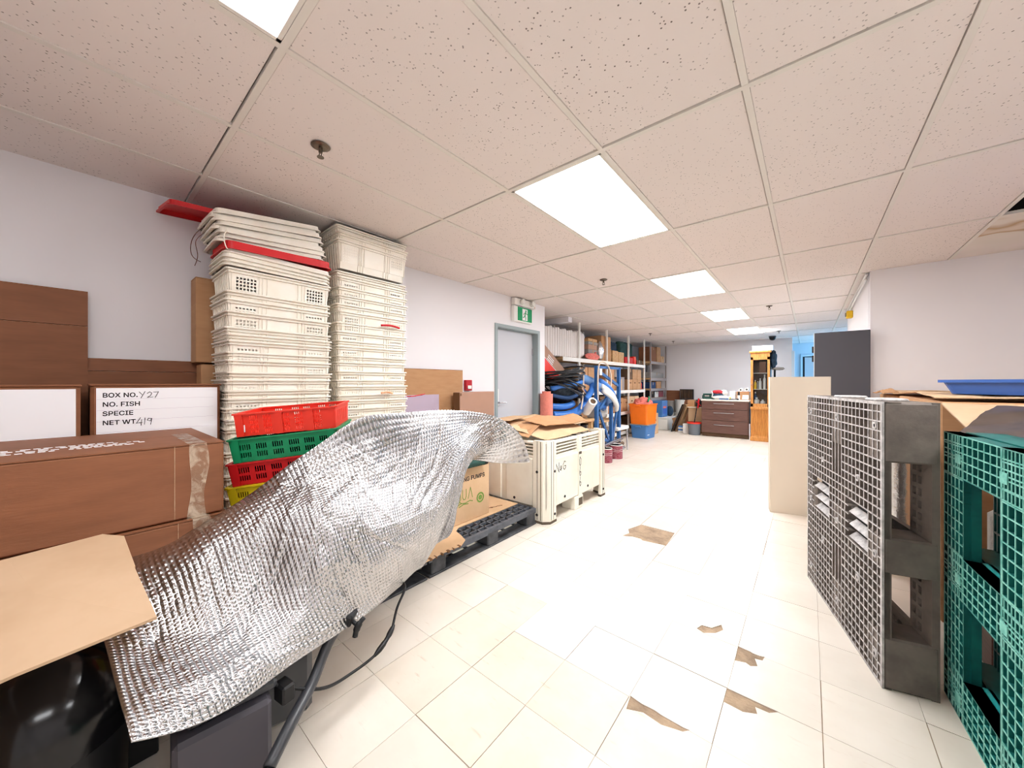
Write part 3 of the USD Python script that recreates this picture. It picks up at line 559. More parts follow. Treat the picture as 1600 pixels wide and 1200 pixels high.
part(b1, 'logo_tag', xf(bx(-0.012, 0.012, -0.002, 0.0, 0.02, 0.085), T(-0.182, -0.142, 0, rx=-6)), 'print_white', label='white lettered tag on the corner')
basket('green plastic basket with slots under the orange-red one', (-1.978, 0.705, 0.955), (2.5, -5.5, 52.5), 'crate_green', 0.46, 0.30, 0.108, 1)
basket('crimson plastic basket between the green and yellow baskets', (-1.98, 0.702, 0.852), (2.5, -5.8, 52.5), 'crate_red', 0.46, 0.30, 0.102, 1)
basket('yellow plastic basket at the bottom of the coloured baskets', (-1.982, 0.700, 0.742), (2.5, -5.8, 52.5), 'crate_yellow', 0.46, 0.30, 0.108, 1)
carton('carton', 'brown carton carrying the coloured baskets', (0.40, 0.26, 0.56), (-1.985, 0.705, 0.148), 52.5)
solo('cable', 'thin black cord hanging over the front of the yellow basket', 'cable', tube(smooth_path([(-1.82, 0.60, 0.885), (-1.835, 0.57, 0.84), (-1.875, 0.51, 0.77), (-1.88, 0.505, 0.73)], 8), 0.004, 8), 'black', smooth=True)

# ------------------------------------------------------------------ black low pallets and what lies on them
def low_pallet(label, y0, y1, blocks):
    t = thing('low_pallet', label, 'pallet', (-2.42, (y0+y1)/2, 0)); Y = (y1-y0)/2
    d = MB()
    for x in np.linspace(-0.49, 0.475, 16): d.box(x, x+0.012, -Y, Y, 0.118, 0.14)
    for y in np.linspace(-Y, Y-0.012, 15): d.box(-0.49, 0.487, y, y+0.012, 0.122, 0.14)
    for x in (-0.49, -0.02, 0.46): d.box(x, x+0.03, -Y, Y, 0.10, 0.142)
    part(t, 'deck', d.get(), 'pallet_black_top')
    for y in blocks:
        for x in (0.43, 0.0, -0.43): part(t, 'block', bx(x-0.062, x+0.062, y-(y0+y1)/2-0.062, y-(y0+y1)/2+0.062, 0.012, 0.12, 0.008), 'pallet_black')
    for x in (-0.49, -0.06, 0.37): part(t, 'runner', bx(x, x+0.125, -Y, Y, 0.0, 0.014, 0.003), 'pallet_black')
    q = MB()
    for y in np.linspace(-Y, Y-0.02, 9): q.box(-0.49, 0.37, y, y+0.02, 0.0, 0.012)
    part(t, 'lower_slat', q.get(), 'pallet_black')
low_pallet('black plastic pallet next to the cream bin, under the torn cardboard', 1.475, 2.68, (2.605, 2.10, 1.56))
low_pallet('black plastic pallet under the foil, the crates and the left boxes', 0.20, 1.46, (1.07, 0.66, 0.28))
low_pallet('black plastic pallet at the far left under the brown cartons', -1.05, 0.17, (0.09, -0.44, -0.98))
t = thing('torn_cardboard', 'torn tan cardboard sheet lying on the black pallet in front', 'cardboard', (0, 0, 0))
part(t, 'sheet', xf(prism([(-2.13, 2.66), (-2.13, 2.30), (-2.135, 1.92), (-2.10, 1.86), (-2.03, 1.84), (-1.93, 1.80), (-1.885, 1.72), (-1.90, 1.55), (-1.885, 1.46), (-1.90, 1.30), (-1.885, 1.20), (-1.90, 1.0), (-1.93, 0.9), (-2.1, 0.88), (-2.1, 1.6), (-2.6, 1.78), (-2.6, 2.66)], 0.005), T(0, 0, 0.1425)), 'card_light')
q = MB(); rr = np.random.default_rng(4)
for y in np.linspace(0.95, 1.7, 16): q.box(-1.90 - rr.uniform(0, 0.02), -1.884, y, y + rr.uniform(0.004, 0.02), 0.138, 0.149)
part(t, 'torn_edge', q.get(), 'card_edge'); q = MB()
for y in (2.36, 2.40, 2.44, 2.5): q.add(xf(bx(-0.03, 0.03, -0.004, 0.004, 0, 0.002), T(-2.25 + 0.3*(y-2.4), y, 0.1475, rz=50+200*(y-2.4))))
part(t, 'tear_mark', q.get(), 'card_edge')

t = thing('pump_carton', 'tan carton printed with pump lettering and green AQUA mark, on the black pallet', 'box', (-2.36, 1.965, 0.148))
part(t, 'body', bx(-0.19, 0.19, -0.345, 0.345, 0, 0.44, 0.005), 'card_light')
q = MB(); q.add(quad_sheet([(0.19, -0.345, 0.44), (0.19, 0.345, 0.44), (0.10, 0.345, 0.50), (0.10, -0.345, 0.52)], 6, 0.01)); part(t, 'flap', q.get(), 'card_light')
part(t, 'print', on_face_x(meshkit.text_mesh('NING PUMPS', 0.034, 0.001, True), 0.1905, -0.019, 0.335), 'ink', label='bold lettering ending in NING PUMPS')
q = MB(); q.add(ribbons([[(0.045, 0), (0.02, 0.004), (0.0, 0.03), (0.0, 0.07), (0.02, 0.098), (0.045, 0.10), (0.065, 0.08), (0.068, 0.03), (0.045, 0)], [(0.045, 0.02), (0.075, -0.005)],
    [(0.088, 0.10), (0.088, 0.04), (0.10, 0.02), (0.118, 0.02), (0.128, 0.04), (0.128, 0.10)], [(0.150, 0.02), (0.176, 0.105), (0.20, 0.02)]], 0.006)); q.add(ribbons([[(0.02, -0.02), (0.07, -0.005), (0.12, -0.012), (0.17, -0.002), (0.20, -0.012)], [(0.05, -0.03), (0.1, -0.018), (0.15, -0.024)]], 0.007))
part(t, 'green_mark', on_face_x(q.get(), 0.1905, -0.06, 0.17), 'print_green', label='thin green AQUA lettering over a wave')
q = MB(); q.add(xf(lathe([(0.030, 0), (0.044, 0), (0.044, 0.001), (0.030, 0.001)], 28), T(0.232, 0.045, 0))); q.add(xf(cyl(0.022, 0.001, 20), T(0.232, 0.045, 0))); part(t, 'round_seal', on_face_x(q.get(), 0.1905, 0.0, 0.12), 'print_green', label='round green seal')
t = thing('roller_tube', 'dark green tube lying on the edge of the pump carton', 'tube', (-2.14, 2.03, 0.625)); part(t, 'tube', xf(cyl(0.031, 0.36, 20), T(0, -0.16, 0, rx=-90)), 'tarp_green', smooth=40); part(t, 'end_cap', xf(cyl(0.033, 0.035, 20), T(0, 0.17, 0, rx=-90)), 'black', smooth=40)

# leaning boards and boxes on the wall left of the door
t = thing('leaning_cardboard', 'large orange-brown cardboard sheet leaning on the wall right of the crate stacks', 'cardboard', (-3.09, 2.45, 0.148)); part(t, 'sheet', bx(-0.005, 0.005, -0.42, 0.385, 0, 1.285), 'card'); part(t, 'top_edge', bx(-0.006, 0.006, -0.42, 0.385, 1.285, 1.289), 'card_edge')
t = thing('white_board', 'pale lilac flat panel in front of the leaning orange-brown cardboard', 'panel', (-3.065, 2.28, 0.148)); part(t, 'panel', bx(-0.006, 0.006, -0.30, 0.19, 0, 1.02), 'mauve_box'); part(t, 'edge_strip', bx(-0.007, 0.007, 0.19, 0.197, 0, 1.02), 'card')
t = thing('flat_carton', 'flat mauve-tan carton standing on edge left of the grey door', 'box', (-2.98, 2.93, 0.148)); part(t, 'body', bx(-0.05, 0.05, -0.28, 0.28, 0, 1.04, 0.008), 'card_mauve'); part(t, 'side', bx(-0.05, 0.05, -0.285, -0.28, 0.003, 1.036), 'card_edge'); part(t, 'staple', bx(0.05, 0.053, -0.27, -0.255, 1.0, 1.03), 'card_edge')
solo('red_glove', 'small red rag on the low rim of the right crate stack, above the foil', 'rag', xf(quad_sheet([(0, 0, 0), (0.06, 0, 0.0), (0.06, 0.14, 0.01), (0, 0.14, 0.0)], 10, 0.05, 0.006, 3), T(-2.60, 1.76, 1.165)), 'red')

solo('netting', 'purple-black netting stuffed in the crimson basket', 'netting', xf((lambda g: (np.array(g.vertices)*(1+0.4*(meshkit.fbm(np.array(g.vertices)*4, 3, 3)[:, None]-0.5))*(0.19, 0.115, 0.05), np.array(g.faces)))(trimesh.creation.icosphere(3)), T(-1.985, 0.708, 0.905, rx=2, ry=-5.5, rz=52.5)), 'net_dark', smooth=True)
solo('netting', 'dark netting stuffed in the green basket', 'netting', xf((lambda g: (np.array(g.vertices)*(1+0.4*(meshkit.fbm(np.array(g.vertices)*4, 3, 4)[:, None]-0.5))*(0.19, 0.115, 0.045), np.array(g.faces)))(trimesh.creation.icosphere(3)), T(-1.983, 0.71, 1.012, rx=2, ry=-5.5, rz=52.5)), 'net_dark', smooth=True)
# ------------------------------------------------------------------ reflective bubble-foil sheet over the goods in front
FOIL = np.array([
 [(-1.853, 0.025, 0.679), (-1.683, 0.035, 0.602), (-1.510, 0.049, 0.558), (-1.336, 0.063, 0.519), (-1.193, 0.078, 0.471)],
 [(-1.875, 0.162, 0.671), (-1.650, 0.167, 0.647), (-1.485, 0.186, 0.540), (-1.331, 0.197, 0.478), (-1.225, 0.219, 0.400)],
 [(-1.795, 0.371, 0.778), (-1.630, 0.378, 0.747), (-1.507, 0.402, 0.575), (-1.406, 0.420, 0.451), (-1.342, 0.448, 0.343)],
 [(-1.675, 0.633, 0.990), (-1.574, 0.645, 0.854), (-1.455, 0.639, 0.761), (-1.402, 0.683, 0.528), (-1.411, 0.754, 0.332)],
 [(-1.642, 0.926, 1.136), (-1.614, 0.975, 0.899), (-1.473, 0.897, 0.735), (-1.411, 0.909, 0.559), (-1.517, 0.978, 0.311)],
 [(-1.695, 1.388, 1.128), (-1.624, 1.330, 0.955), (-1.540, 1.218, 0.738), (-1.486, 1.159, 0.581), (-1.631, 1.181, 0.284)],
 [(-1.659, 1.769, 1.077), (-1.675, 1.664, 0.999), (-1.608, 1.473, 0.869), (-1.564, 1.354, 0.631), (-1.599, 1.273, 0.394)],
 [(-1.564, 1.976, 0.933), (-1.666, 1.841, 0.877), (-1.642, 1.575, 0.821), (-1.577, 1.395, 0.581), (-1.593, 1.304, 0.403)],
 [(-1.527, 2.046, 0.729), (-1.755, 1.871, 0.727), (-1.736, 1.601, 0.775), (-1.594, 1.420, 0.570), (-1.597, 1.326, 0.405)]])
def foil_sheet(ns=300, nt=120):
    from scipy.interpolate import CubicSpline, PchipInterpolator
    ks, kt = FOIL.shape[:2]
    sk = np.concatenate([[0], np.cumsum(np.linalg.norm(np.diff(FOIL.mean(1), axis=0), axis=1))]); tk = np.concatenate([[0], np.cumsum(np.linalg.norm(np.diff(FOIL.mean(0), axis=0), axis=1))])
    a = CubicSpline(tk, FOIL, axis=1)(np.linspace(0, tk[-1], nt)); g = PchipInterpolator(sk, a, axis=0)(np.linspace(0, sk[-1], ns))
    S_, T_ = np.linspace(0, sk[-1], ns), np.linspace(0, tk[-1], nt)
    n = np.cross(np.gradient(g, axis=0), np.gradient(g, axis=1)); n /= np.linalg.norm(n, axis=2, keepdims=True); 
    uu, vv = np.meshgrid(S_, T_, indexing='ij'); P = np.stack([uu, vv, 0*uu], -1)
    # broad dents and sharp crease lines
    h = 0.05*(meshkit.fbm(P*3.0, 3) - 0.5) + 0.014*(meshkit.fbm(P*14.0, 3, 5) - 0.5) + 0.006*np.clip((uu-1.2)/0.4, 0, 1)*(meshkit.fbm(P*26.0, 3, 15) - 0.5)
    rr = np.random.default_rng(21)
    for _ in range(90):
        cx, cy, an, L, A = rr.uniform(0, sk[-1]), rr.uniform(0, tk[-1]), rr.uniform(0, np.pi), rr.uniform(0.08, 0.30), rr.uniform(0.003, 0.008)*rr.choice([-1, 1])
        dx, dy = uu-cx, vv-cy; along, across = dx*math.cos(an)+dy*math.sin(an), -dx*math.sin(an)+dy*math.cos(an) + 0.015*np.sin(9*dx)
        h += A*np.exp(-np.abs(across)/0.008)*np.exp(-(along/L)**2)
    h += 0.008*np.exp(-(((uu-1.15)/0.10)**2 + ((vv-0.28)/0.10)**2))*np.sin(60*(uu+vv))        # crumpled valley
    edge = np.minimum.reduce([uu, sk[-1]-uu, vv, tk[-1]-vv]); h *= np.clip(edge/0.05, 0.15, 1)
    g = g + n*h[..., None]
    v, f = sheet(g, 0.004); uv = np.vstack([np.stack([uu, vv], -1).reshape(-1, 2)]*2)
    return (v, f), uv
def foil_material():
    nodes = {'uv': ('uvmap', {'attribute': 'st'}), 'mp': ('mapping', {'scale': (1.0, 1.0, 1.0)}), 'sx': ('separate_xyz', {}),
             'a': ('math', {'math_type': 'multiply', 'value2': 2*math.pi/0.0155}), 'sa': ('math', {'math_type': 'sine'}), 'aa': ('math', {'math_type': 'absolute'}),
             'b': ('math', {'math_type': 'multiply', 'value2': 2*math.pi/0.0135}), 'sb': ('math', {'math_type': 'sine'}),
             'ra': ('math', {'math_type': 'multiply_add', 'value2': 0.5, 'value3': 0.5}), 'rb': ('math', {'math_type': 'multiply_add', 'value2': 0.36, 'value3': 0.64}), 'mm': ('math', {'math_type': 'multiply'}),
             'n': ('noise_texture', {'scale': 30.0, 'detail': 5.0, 'roughness': 0.65}), 'nd': ('noise_texture', {'scale': 3.5, 'detail': 3.0}), 'vd': ('vector_math', {'vector_math_type': 'add', 'math_type': 'add'}), 'vs': ('vector_math', {'math_type': 'scale', 'scale': 0.02}),
             'vo': ('voronoi_texture', {'feature': 'distance_to_edge', 'scale': 24.0}), 'vr': ('rgb_ramp', {'ramp': [(0.0, (0, 0, 0)), (0.10, (1, 1, 1))]}),
             'h1': ('math', {'math_type': 'multiply_add', 'value2': 0.55}), 'h2': ('math', {'math_type': 'multiply_add', 'value2': 0.12}),
             'bp': ('bump', {'strength': 1.0, 'distance': 0.0032}), 'p': ('principled_bsdf', {'base_color': (0.55, 0.55, 0.56), 'metallic': 1.0, 'roughness': 0.22})}
    nodes['vd'] = ('vector_math', {'math_type': 'add'})
    links = [('uv.UV', 'nd.vector'), ('nd.color', 'vs.vector1'), ('uv.UV', 'vd.vector1'), ('vs.vector', 'vd.vector2'), ('vd.vector', 'sx.vector'), ('sx.x', 'a.value1'), ('a.value', 'sa.value1'), ('sa.value', 'ra.value1'),
             ('sx.y', 'b.value1'), ('b.value', 'sb.value1'), ('sb.value', 'rb.value1'), ('ra.value', 'mm.value1'), ('rb.value', 'mm.value2'), ('uv.UV', 'n.vector'), ('uv.UV', 'vo.vector'), ('vo.distance', 'vr.fac'),
             ('n.fac', 'h1.value1'), ('mm.value', 'h1.value3'), ('vr.color', 'h2.value1'), ('h1.value', 'h2.value3'), ('h2.value', 'bp.height'), ('bp.normal', 'p.normal')]
    LOOK['foil'] = usdkit.material(stage, '/World/Looks/foil', nodes, links, surface='p.BSDF')
foil_material()
fm, fuv = foil_sheet(); solo('foil_sheet', 'large crinkled silver bubble-foil insulation sheet draped over the goods in front', 'insulation sheet', fm, 'foil', smooth=True, uv=fuv)

# black trolley parts under the foil
t = thing('trolley', 'black tubular trolley leg with clamp knob poking out below the foil', 'trolley', (0, 0, 0))
leg = smooth_path([(-1.58, 0.82, 0.34), (-1.50, 0.78, 0.36), (-1.426, 0.702, 0.37), (-1.403, 0.605, 0.306), (-1.373, 0.551, 0.245), (-1.278, 0.435, 0.202), (-1.217, 0.356, 0.166)], 8)
part(t, 'tube', tube(leg, 0.0185, 14), 'dark_metal', smooth=True)
part(t, 'foot', tube([(-1.217, 0.356, 0.166), (-1.14, 0.27, 0.02), (-1.12, 0.25, 0.0)], 0.0185, 14), 'black', smooth=40)
k = part(t, 'clamp', xf(bx(-0.028, 0.028, -0.03, 0.03, -0.025, 0.025, 0.008), T(-1.418, 0.685, 0.36, rz=40, ry=20)), 'black')
m = MB(); m.add(tube([(-1.40, 0.69, 0.352), (-1.372, 0.70, 0.340)], 0.008, 10)); m.add(tube(smooth_path([(-1.362, 0.725, 0.360), (-1.366, 0.703, 0.338), (-1.366, 0.690, 0.300)], 6), [0.009]*4 + [0.013]*5 + [0.010]*4, 10)); part(k, 'wing_knob', m.get(), 'black', smooth=True)
t = thing('power_unit', 'dark grey power unit with a curved panel under the lower edge of the foil', 'machine', (-1.40, 0.30, 0))
q = xf(bx(-0.14, 0.09, -0.13, 0.10, 0.0, 0.30, 0.012), T(0, 0, 0, rz=-6)); part(t, 'housing', q, 'purple_grey'); part(t, 'lid', xf(bx(-0.15, 0.06, -0.10, 0.12, 0.30, 0.335, 0.01), T(0, 0, 0, rz=-6)), 'dark_metal')
part(t, 'rear_cover', xf(bx(-0.23, -0.05, -0.16, 0.16, 0.05, 0.43, 0.02), T(-0.03, 0.10, 0, rz=-12)), 'dark_metal'); part(t, 'socket', xf(bx(-0.03, 0.03, -0.02, 0.02, -0.03, 0.03, 0.006), T(0.065, 0.135, 0.275, rz=10)), 'black')
part(t, 'handle', tube(smooth_path([(0.0, -0.02, 0.335), (0.02, 0.0, 0.375), (0.0, 0.06, 0.375), (-0.01, 0.09, 0.335)], 6), 0.008, 8), 'black', smooth=True)
m = MB(); m.add(tube(smooth_path([(-1.56, 1.03, 0.30), (-1.50, 1.005, 0.30), (-1.481, 0.955, 0.253), (-1.433, 0.891, 0.189), (-1.393, 0.795, 0.159), (-1.383, 0.673, 0.152), (-1.35, 0.573, 0.187), (-1.345, 0.46, 0.262)], 8), 0.0055, 8))
t = thing('power_cable', 'thin black cable with a thick connector looping below the foil onto the power unit', 'cable', (0, 0, 0)); part(t, 'cable', m.get(), 'black', smooth=True)
part(t, 'connector', tube(smooth_path([(-1.445, 0.91, 0.198), (-1.415, 0.85, 0.172), (-1.390, 0.785, 0.158)], 5), [0.006, 0.010, 0.0115, 0.0115, 0.009, 0.009, 0.0115, 0.0115, 0.0115, 0.009, 0.006], 10), 'black', smooth=True)
solo('short_cable', 'short black cable running from the power unit up behind the foil', 'cable', tube(smooth_path([(-1.335, 0.435, 0.285), (-1.345, 0.41, 0.31), (-1.352, 0.42, 0.37), (-1.40, 0.46, 0.44)], 8), 0.005, 8), 'black', smooth=True)

# open carton with its flap folded out, black domed drum beneath
t = thing('open_carton', 'open carton whose pale flap sticks out over the black drum, bottom left', 'box', (-1.66, -0.55, 0))
X0, X1 = -0.14, 0.44
for q in ((X0, X1, -0.30, 0.30, 0, 0.006), (X0, X1, -0.306, -0.30, 0, 0.72), (X0-0.006, X0, -0.30, 0.30, 0, 0.72), (X1, X1+0.006, -0.30, 0.30, 0, 0.70), (X0, X1, 0.30, 0.306, 0, 0.69)): part(t, 'wall', bx(*q), 'card_pale')
fs = MB(); fs.add(sheet([[(-0.14, 0.304, 0.766), (0.14, 0.304, 0.730), (0.455, 0.304, 0.692)], [(-0.128, 0.42, 0.780), (0.14, 0.48, 0.752), (0.44, 0.47, 0.708)], [(-0.150, 0.602, 0.786), (0.145, 0.655, 0.753), (0.443, 0.672, 0.723)]], 0.007)); fs.add(sheet([[(-0.150, 0.602, 0.786), (0.145, 0.654, 0.753)], [(-0.094, 0.648, 0.780), (0.145, 0.657, 0.753)]], 0.007))
part(t, 'flap', fs.get(), 'card_pale', label='pale folded-out flap')
t = thing('black_drum', 'glossy black domed drum under the pale carton flap, bottom left corner', 'drum', (-1.585, -0.055, 0))
part(t, 'drum', lathe([(0, 0), (0.15, 0), (0.155, 0.34), (0.0, 0.34)], 40), 'black', smooth=40); part(t, 'dome', lathe([(0.165, 0.33)] + [(0.165*math.cos(a), 0.36+0.19*math.sin(a)) for a in np.linspace(0, np.pi/2, 14)], 48), 'black_gloss', smooth=True)
t = thing('purple_case', 'purple-grey case standing between the black drum and the foil', 'case', (-1.80, 0.09, 0.0)); part(t, 'body', bx(-0.03, 0.06, -0.08, 0.08, 0.20, 0.52, 0.01), 'purple_grey'); part(t, 'foot', bx(-0.05, 0.05, -0.09, 0.09, 0, 0.20, 0.005), 'black')

# ------------------------------------------------------------------ cream bulk bin
t = thing('bulk_bin', 'large cream plastic bulk bin with slotted rim, hand-marked N&G and 066', 'bin', (-2.345, 3.315, 0)); HX, HY = 0.525, 0.62
def B(x0, x1, y0, y1, z0, z1, b=0.0): return m3.Manifold.hull_points(np.array(bx(x0, x1, y0, y1, z0, z1, b)[0]))
tub = B(-HX+0.02, HX-0.02, -HY+0.02, HY-0.02, 0.125, 0.745, 0.01) - B(-HX+0.055, HX-0.055, -HY+0.055, HY-0.055, 0.16, 0.8)
for k in range(4):
    z = 0.612 + 0.030*k
    for y0, y1 in ((-0.46, -0.045), (0.045, 0.46)): tub = tub - B(-HX-0.1, HX+0.1, y0, y1, z, z+0.018)
    for x0, x1 in ((-0.37, -0.045), (0.045, 0.37)): tub = tub - B(x0, x1, -HY-0.1, HY+0.1, z, z+0.018)
part(t, 'tub', tub, 'bin_cream'); part(t, 'liner', bx(-HX+0.06, HX-0.06, -HY+0.06, HY-0.06, 0.15, 0.60), 'bin_slot')
for sx in (-1, 1):
    for sy in (-1, 1):
        pl = Polygon([(HX, HY-0.155), (HX, HY-0.05), (HX-0.05, HY), (HX-0.155, HY), (HX-0.155, HY-0.03), (HX-0.06, HY-0.06), (HX-0.03, HY-0.155)]); pl = shapely.affinity.scale(pl, sx, sy, origin=(0, 0))
        part(t, 'corner_post', xf(prism(pl, 0.735), T(0, 0, 0.022)), 'bin_cream'); part(t, 'foot_pad', prism(pl.buffer(0.004), 0.022), 'rubber')
q = MB()
for a, b in ((HX, HY-0.108), (HX, HY-0.070)):
    for sy in (-1, 1): q.box(a-0.001, a+0.0015, sy*b-0.0025, sy*b+0.0025, 0.03, 0.75)
for b in (HX-0.108, HX-0.070):
    for sx in (-1, 1): q.box(sx*b-0.0025, sx*b+0.0025, -HY-0.0015, -HY+0.001, 0.03, 0.75)
part(t, 'post_groove', q.get(), 'rubber')
for (y0, y1) in ((-0.455, -0.03), (0.03, 0.455)): part(t, 'side_panel', bx(HX-0.03, HX-0.008, y0, y1, 0.135, 0.585, 0.012), 'bin_cream')
for (x0, x1) in ((-0.36, -0.03), (0.03, 0.36)): part(t, 'side_panel', bx(x0, x1, -HY+0.008, -HY+0.03, 0.135, 0.585, 0.012), 'bin_cream')
q = MB(); q.box(HX-0.03, HX-0.004, -0.032, 0.032, 0.12, 0.745); part(t, 'centre_rib', q.get(), 'bin_cream'); part(t, 'foot', bx(HX-0.16, HX-0.004, -0.11, 0.06, 0.0, 0.13, 0.006), 'bin_cream'); part(t, 'foot_pocket', bx(HX-0.005, HX-0.002, -0.03, 0.045, 0.03, 0.105), 'rubber')
part(t, 'foot', bx(-HX+0.004, -HX+0.16, -0.06, 0.06, 0, 0.13, 0.006), 'bin_cream'); part(t, 'hand_slot', bx(HX-0.006, HX-0.002, -0.028, 0.028, 0.555, 0.582, 0.004), 'rubber')
def bolt(x, y, z, ax): part(t, 'bolt', xf(cyl(0.013, 0.004, 14), T(x, y, z, ry=90) if ax == 'x' else T(x, y, z, rx=90)), 'ink')
for y in (-HY+0.13, HY-0.09): bolt(HX-0.001, y, 0.47, 'x'); bolt(HX-0.001, y, 0.075, 'x')
for y in (-0.30, 0.17): bolt(HX-0.008, y, 0.19, 'x')
for x in (HX-0.11,): bolt(x, -HY+0.001, 0.47, 'y'); bolt(x, -HY+0.001, 0.075, 'y')
bolt(0.14, -HY+0.008, 0.18, 'y')
N = [[(0, 0), (0.0, 0.085), (0.05, 0.0), (0.052, 0.088)], [(0.098, 0.045), (0.082, 0.052), (0.076, 0.040), (0.094, 0.026), (0.086, 0.010), (0.072, 0.018), (0.100, 0.034)], [(0.172, 0.078), (0.150, 0.088), (0.125, 0.060), (0.128, 0.022), (0.150, 0.006), (0.172, 0.022), (0.174, 0.042), (0.152, 0.042)]]
part(t, 'marking', on_face_x(ribbons(N, 0.006, 0.001), HX-0.008, -0.455, 0.445), 'ink', label='handwritten N&G')
z6 = [[(0.018, 0.095), (0.006, 0.06), (0.0, 0.025), (0.012, 0.0), (0.028, 0.012), (0.03, 0.034), (0.016, 0.046), (0.004, 0.034)]]
q = MB(); q.add(ribbons([[(0.012, 0.09), (-0.002, 0.06), (0.0, 0.02), (0.014, 0.0), (0.03, 0.02), (0.032, 0.065), (0.012, 0.09)]], 0.006, 0.001), T(0, 0.20, 0)); q.add(ribbons(z6, 0.006, 0.001), T(0, 0.095, 0)); q.add(ribbons(z6, 0.006, 0.001), T(0, -0.01, 0))
part(t, 'marking', on_face_x(q.get(), HX-0.004, -0.016, 0.235), 'ink', label='handwritten 0 6 6 one above the other')
q = MB(); rr = np.random.default_rng(6)
for k in range(7): q.box(0.0, 0.06, 0, 0.0008, 0.012*k, 0.012*k+0.003)
part(t, 'stamp', xf(q.get(), T(-0.33, -HY+0.0075, 0.26)), 'card_mauve', label='faint brown stamped marks')

t = thing('bin_cardboard', 'crumpled tan cardboard flaps piled loosely over the cream bin', 'cardboard', (-2.345, 3.315, 0.75))
part(t, 'flap', quad_sheet([(0.46, -0.52, -0.02), (0.47, 0.30, -0.01), (0.02, 0.42, 0.09), (-0.02, -0.58, 0.08)], 14, 0.05, 0.005, 1), 'card_light'); part(t, 'flap', quad_sheet([(0.28, -0.30, 0.06), (0.40, 0.52, 0.055), (0.08, 0.60, 0.11), (0.02, -0.34, 0.13)], 14, 0.09, 0.005, 2), 'card')
part(t, 'flap', quad_sheet([(0.05, -0.60, 0.06), (0.02, 0.58, 0.07), (-0.48, 0.58, 0.09), (-0.48, -0.60, 0.07)], 14, 0.06, 0.005, 3), 'card_light'); part(t, 'flap', quad_sheet([(0.0, -0.62, 0.04), (0.30, -0.60, 0.0), (0.20, -0.25, 0.09), (-0.05, -0.2, 0.11)], 10, 0.05, 0.005, 4), 'card')
part(t, 'flap', quad_sheet([(-0.10, -0.60, 0.12), (-0.14, 0.1, 0.15), (-0.45, 0.1, 0.12), (-0.45, -0.62, 0.10)], 10, 0.03, 0.005, 6), 'card_light')
t = thing('wood_scrap', 'tan wooden box end sticking up behind the foil curl', 'board', (-2.62, 2.50, 0.148)); part(t, 'board', xf(bx(-0.15, 0.15, -0.012, 0.012, 0, 0.82), T(0, 0, 0, rz=80)), 'card'); part(t, 'ledge', bx(-0.02, 0.05, -0.15, 0.15, 0.815, 0.825), 'card_light')
# ------------------------------------------------------------------ right side: pallets on edge
def bars(m, x0, x1, z0, z1, y0, y1, nx, nz, w):
    """Lattice of bars filling a rectangle in the xz plane."""
    for x in np.linspace(x0+w/2, x1-w/2, nx+1): m.box(x-w/2, x+w/2, y0, y1, z0, z1)
    for z in np.linspace(z0+w/2, z1-w/2, nz+1): m.box(x0, x1, y0, y1, z-w/2, z+w/2)
t = thing('grey_pallet', 'grey plastic lattice pallet standing on its edge, worn pale on the front', 'pallet', (-0.006, 3.105, 0), -75.33)
PL, PH, PT = 0.967, 1.21, 0.175; px, pz = PL/23, PH/29
for name, y0, y1, mm, lab in (('deck_lattice', 0.0015, 0.026, 'pallet_grey', None), ('worn_edge', 0.0, 0.0016, 'pallet_worn', 'pale worn front edges of the lattice')):
    m = MB(); w = 0.0062
    for k in range(24):
        x = k*px; segs = [(0.0, PH)]
        if k in (3, 4, 5, 6, 7, 8) or k in (15, 16, 17, 18, 19): segs = [(0.0, pz*12), (pz*17, PH)]
        for z0, z1 in segs: m.box(max(0, x-w/2), min(PL, x+w/2), y0, y1, z0, z1)
    for k in range(30):
        z = k*pz; segs = [(0.0, PL)]
        if k in (13, 14, 15, 16): segs = [(0, 3*px), (9*px, 15*px), (20*px, PL)]
        if 6 <= k <= 9 or 20 <= k <= 24: segs = [(0, 10*px), (13*px, PL)]
        for x0, x1 in segs: m.box(x0, x1, y0, y1, max(0, z-w/2), min(PH, z+w/2))
    m.box(0, 0.012, y0, y1, 0, PH); m.box(PL-0.012, PL, y0, y1, 0, PH); m.box(0, PL, y0, y1, 0, 0.012); m.box(0, PL, y0, y1, PH-0.012, PH)
    part(t, name, m.get(), mm, lab)
for x0, x1 in ((3*px, 9*px), (15*px, 20*px)):
    for k in range(3): part(t, 'louvre_slat', xf(bx(x0+0.004, x1-0.004, 0.0, 0.040, -0.003, 0.003), T(0, 0.004, pz*(12.35+1.5*k), rx=42)), 'pallet_worn')
for x0, x1 in ((3*px, 9*px), (15*px, 20*px)): part(t, 'louvre_backing', bx(x0-0.02, x1+0.02, 0.045, 0.049, pz*11.5, pz*17.5), 'pallet_black')
q = MB(); q.box(PL-0.012, PL+0.0025, -0.0015, 0.006, 0, PH); q.box(0, PL, -0.0015, 0.006, PH-0.012, PH+0.0015); q.box(-0.001, 0.010, -0.0015, 0.006, 0, PH); part(t, 'worn_rim', q.get(), 'pallet_worn')
for x in (1.5, 11.5, 21.5):
    for z in (2.5, 13.0, 26.5): part(t, 'grommet', xf(lathe([(0.007, 0), (0.017, 0), (0.017, 0.006), (0.007, 0.006)], 16), T(x*px, 0.004, z*pz, rx=90)), 'pallet_worn', smooth=40)
for x, z in ((6.5, 20), (17.5, 20), (6.5, 8.5), (17.5, 8.5)): part(t, 'grommet', xf(lathe([(0.007, 0), (0.017, 0), (0.017, 0.006), (0.007, 0.006)], 16), T(x*px, 0.004, z*pz, rx=90)), 'pallet_worn', smooth=40)
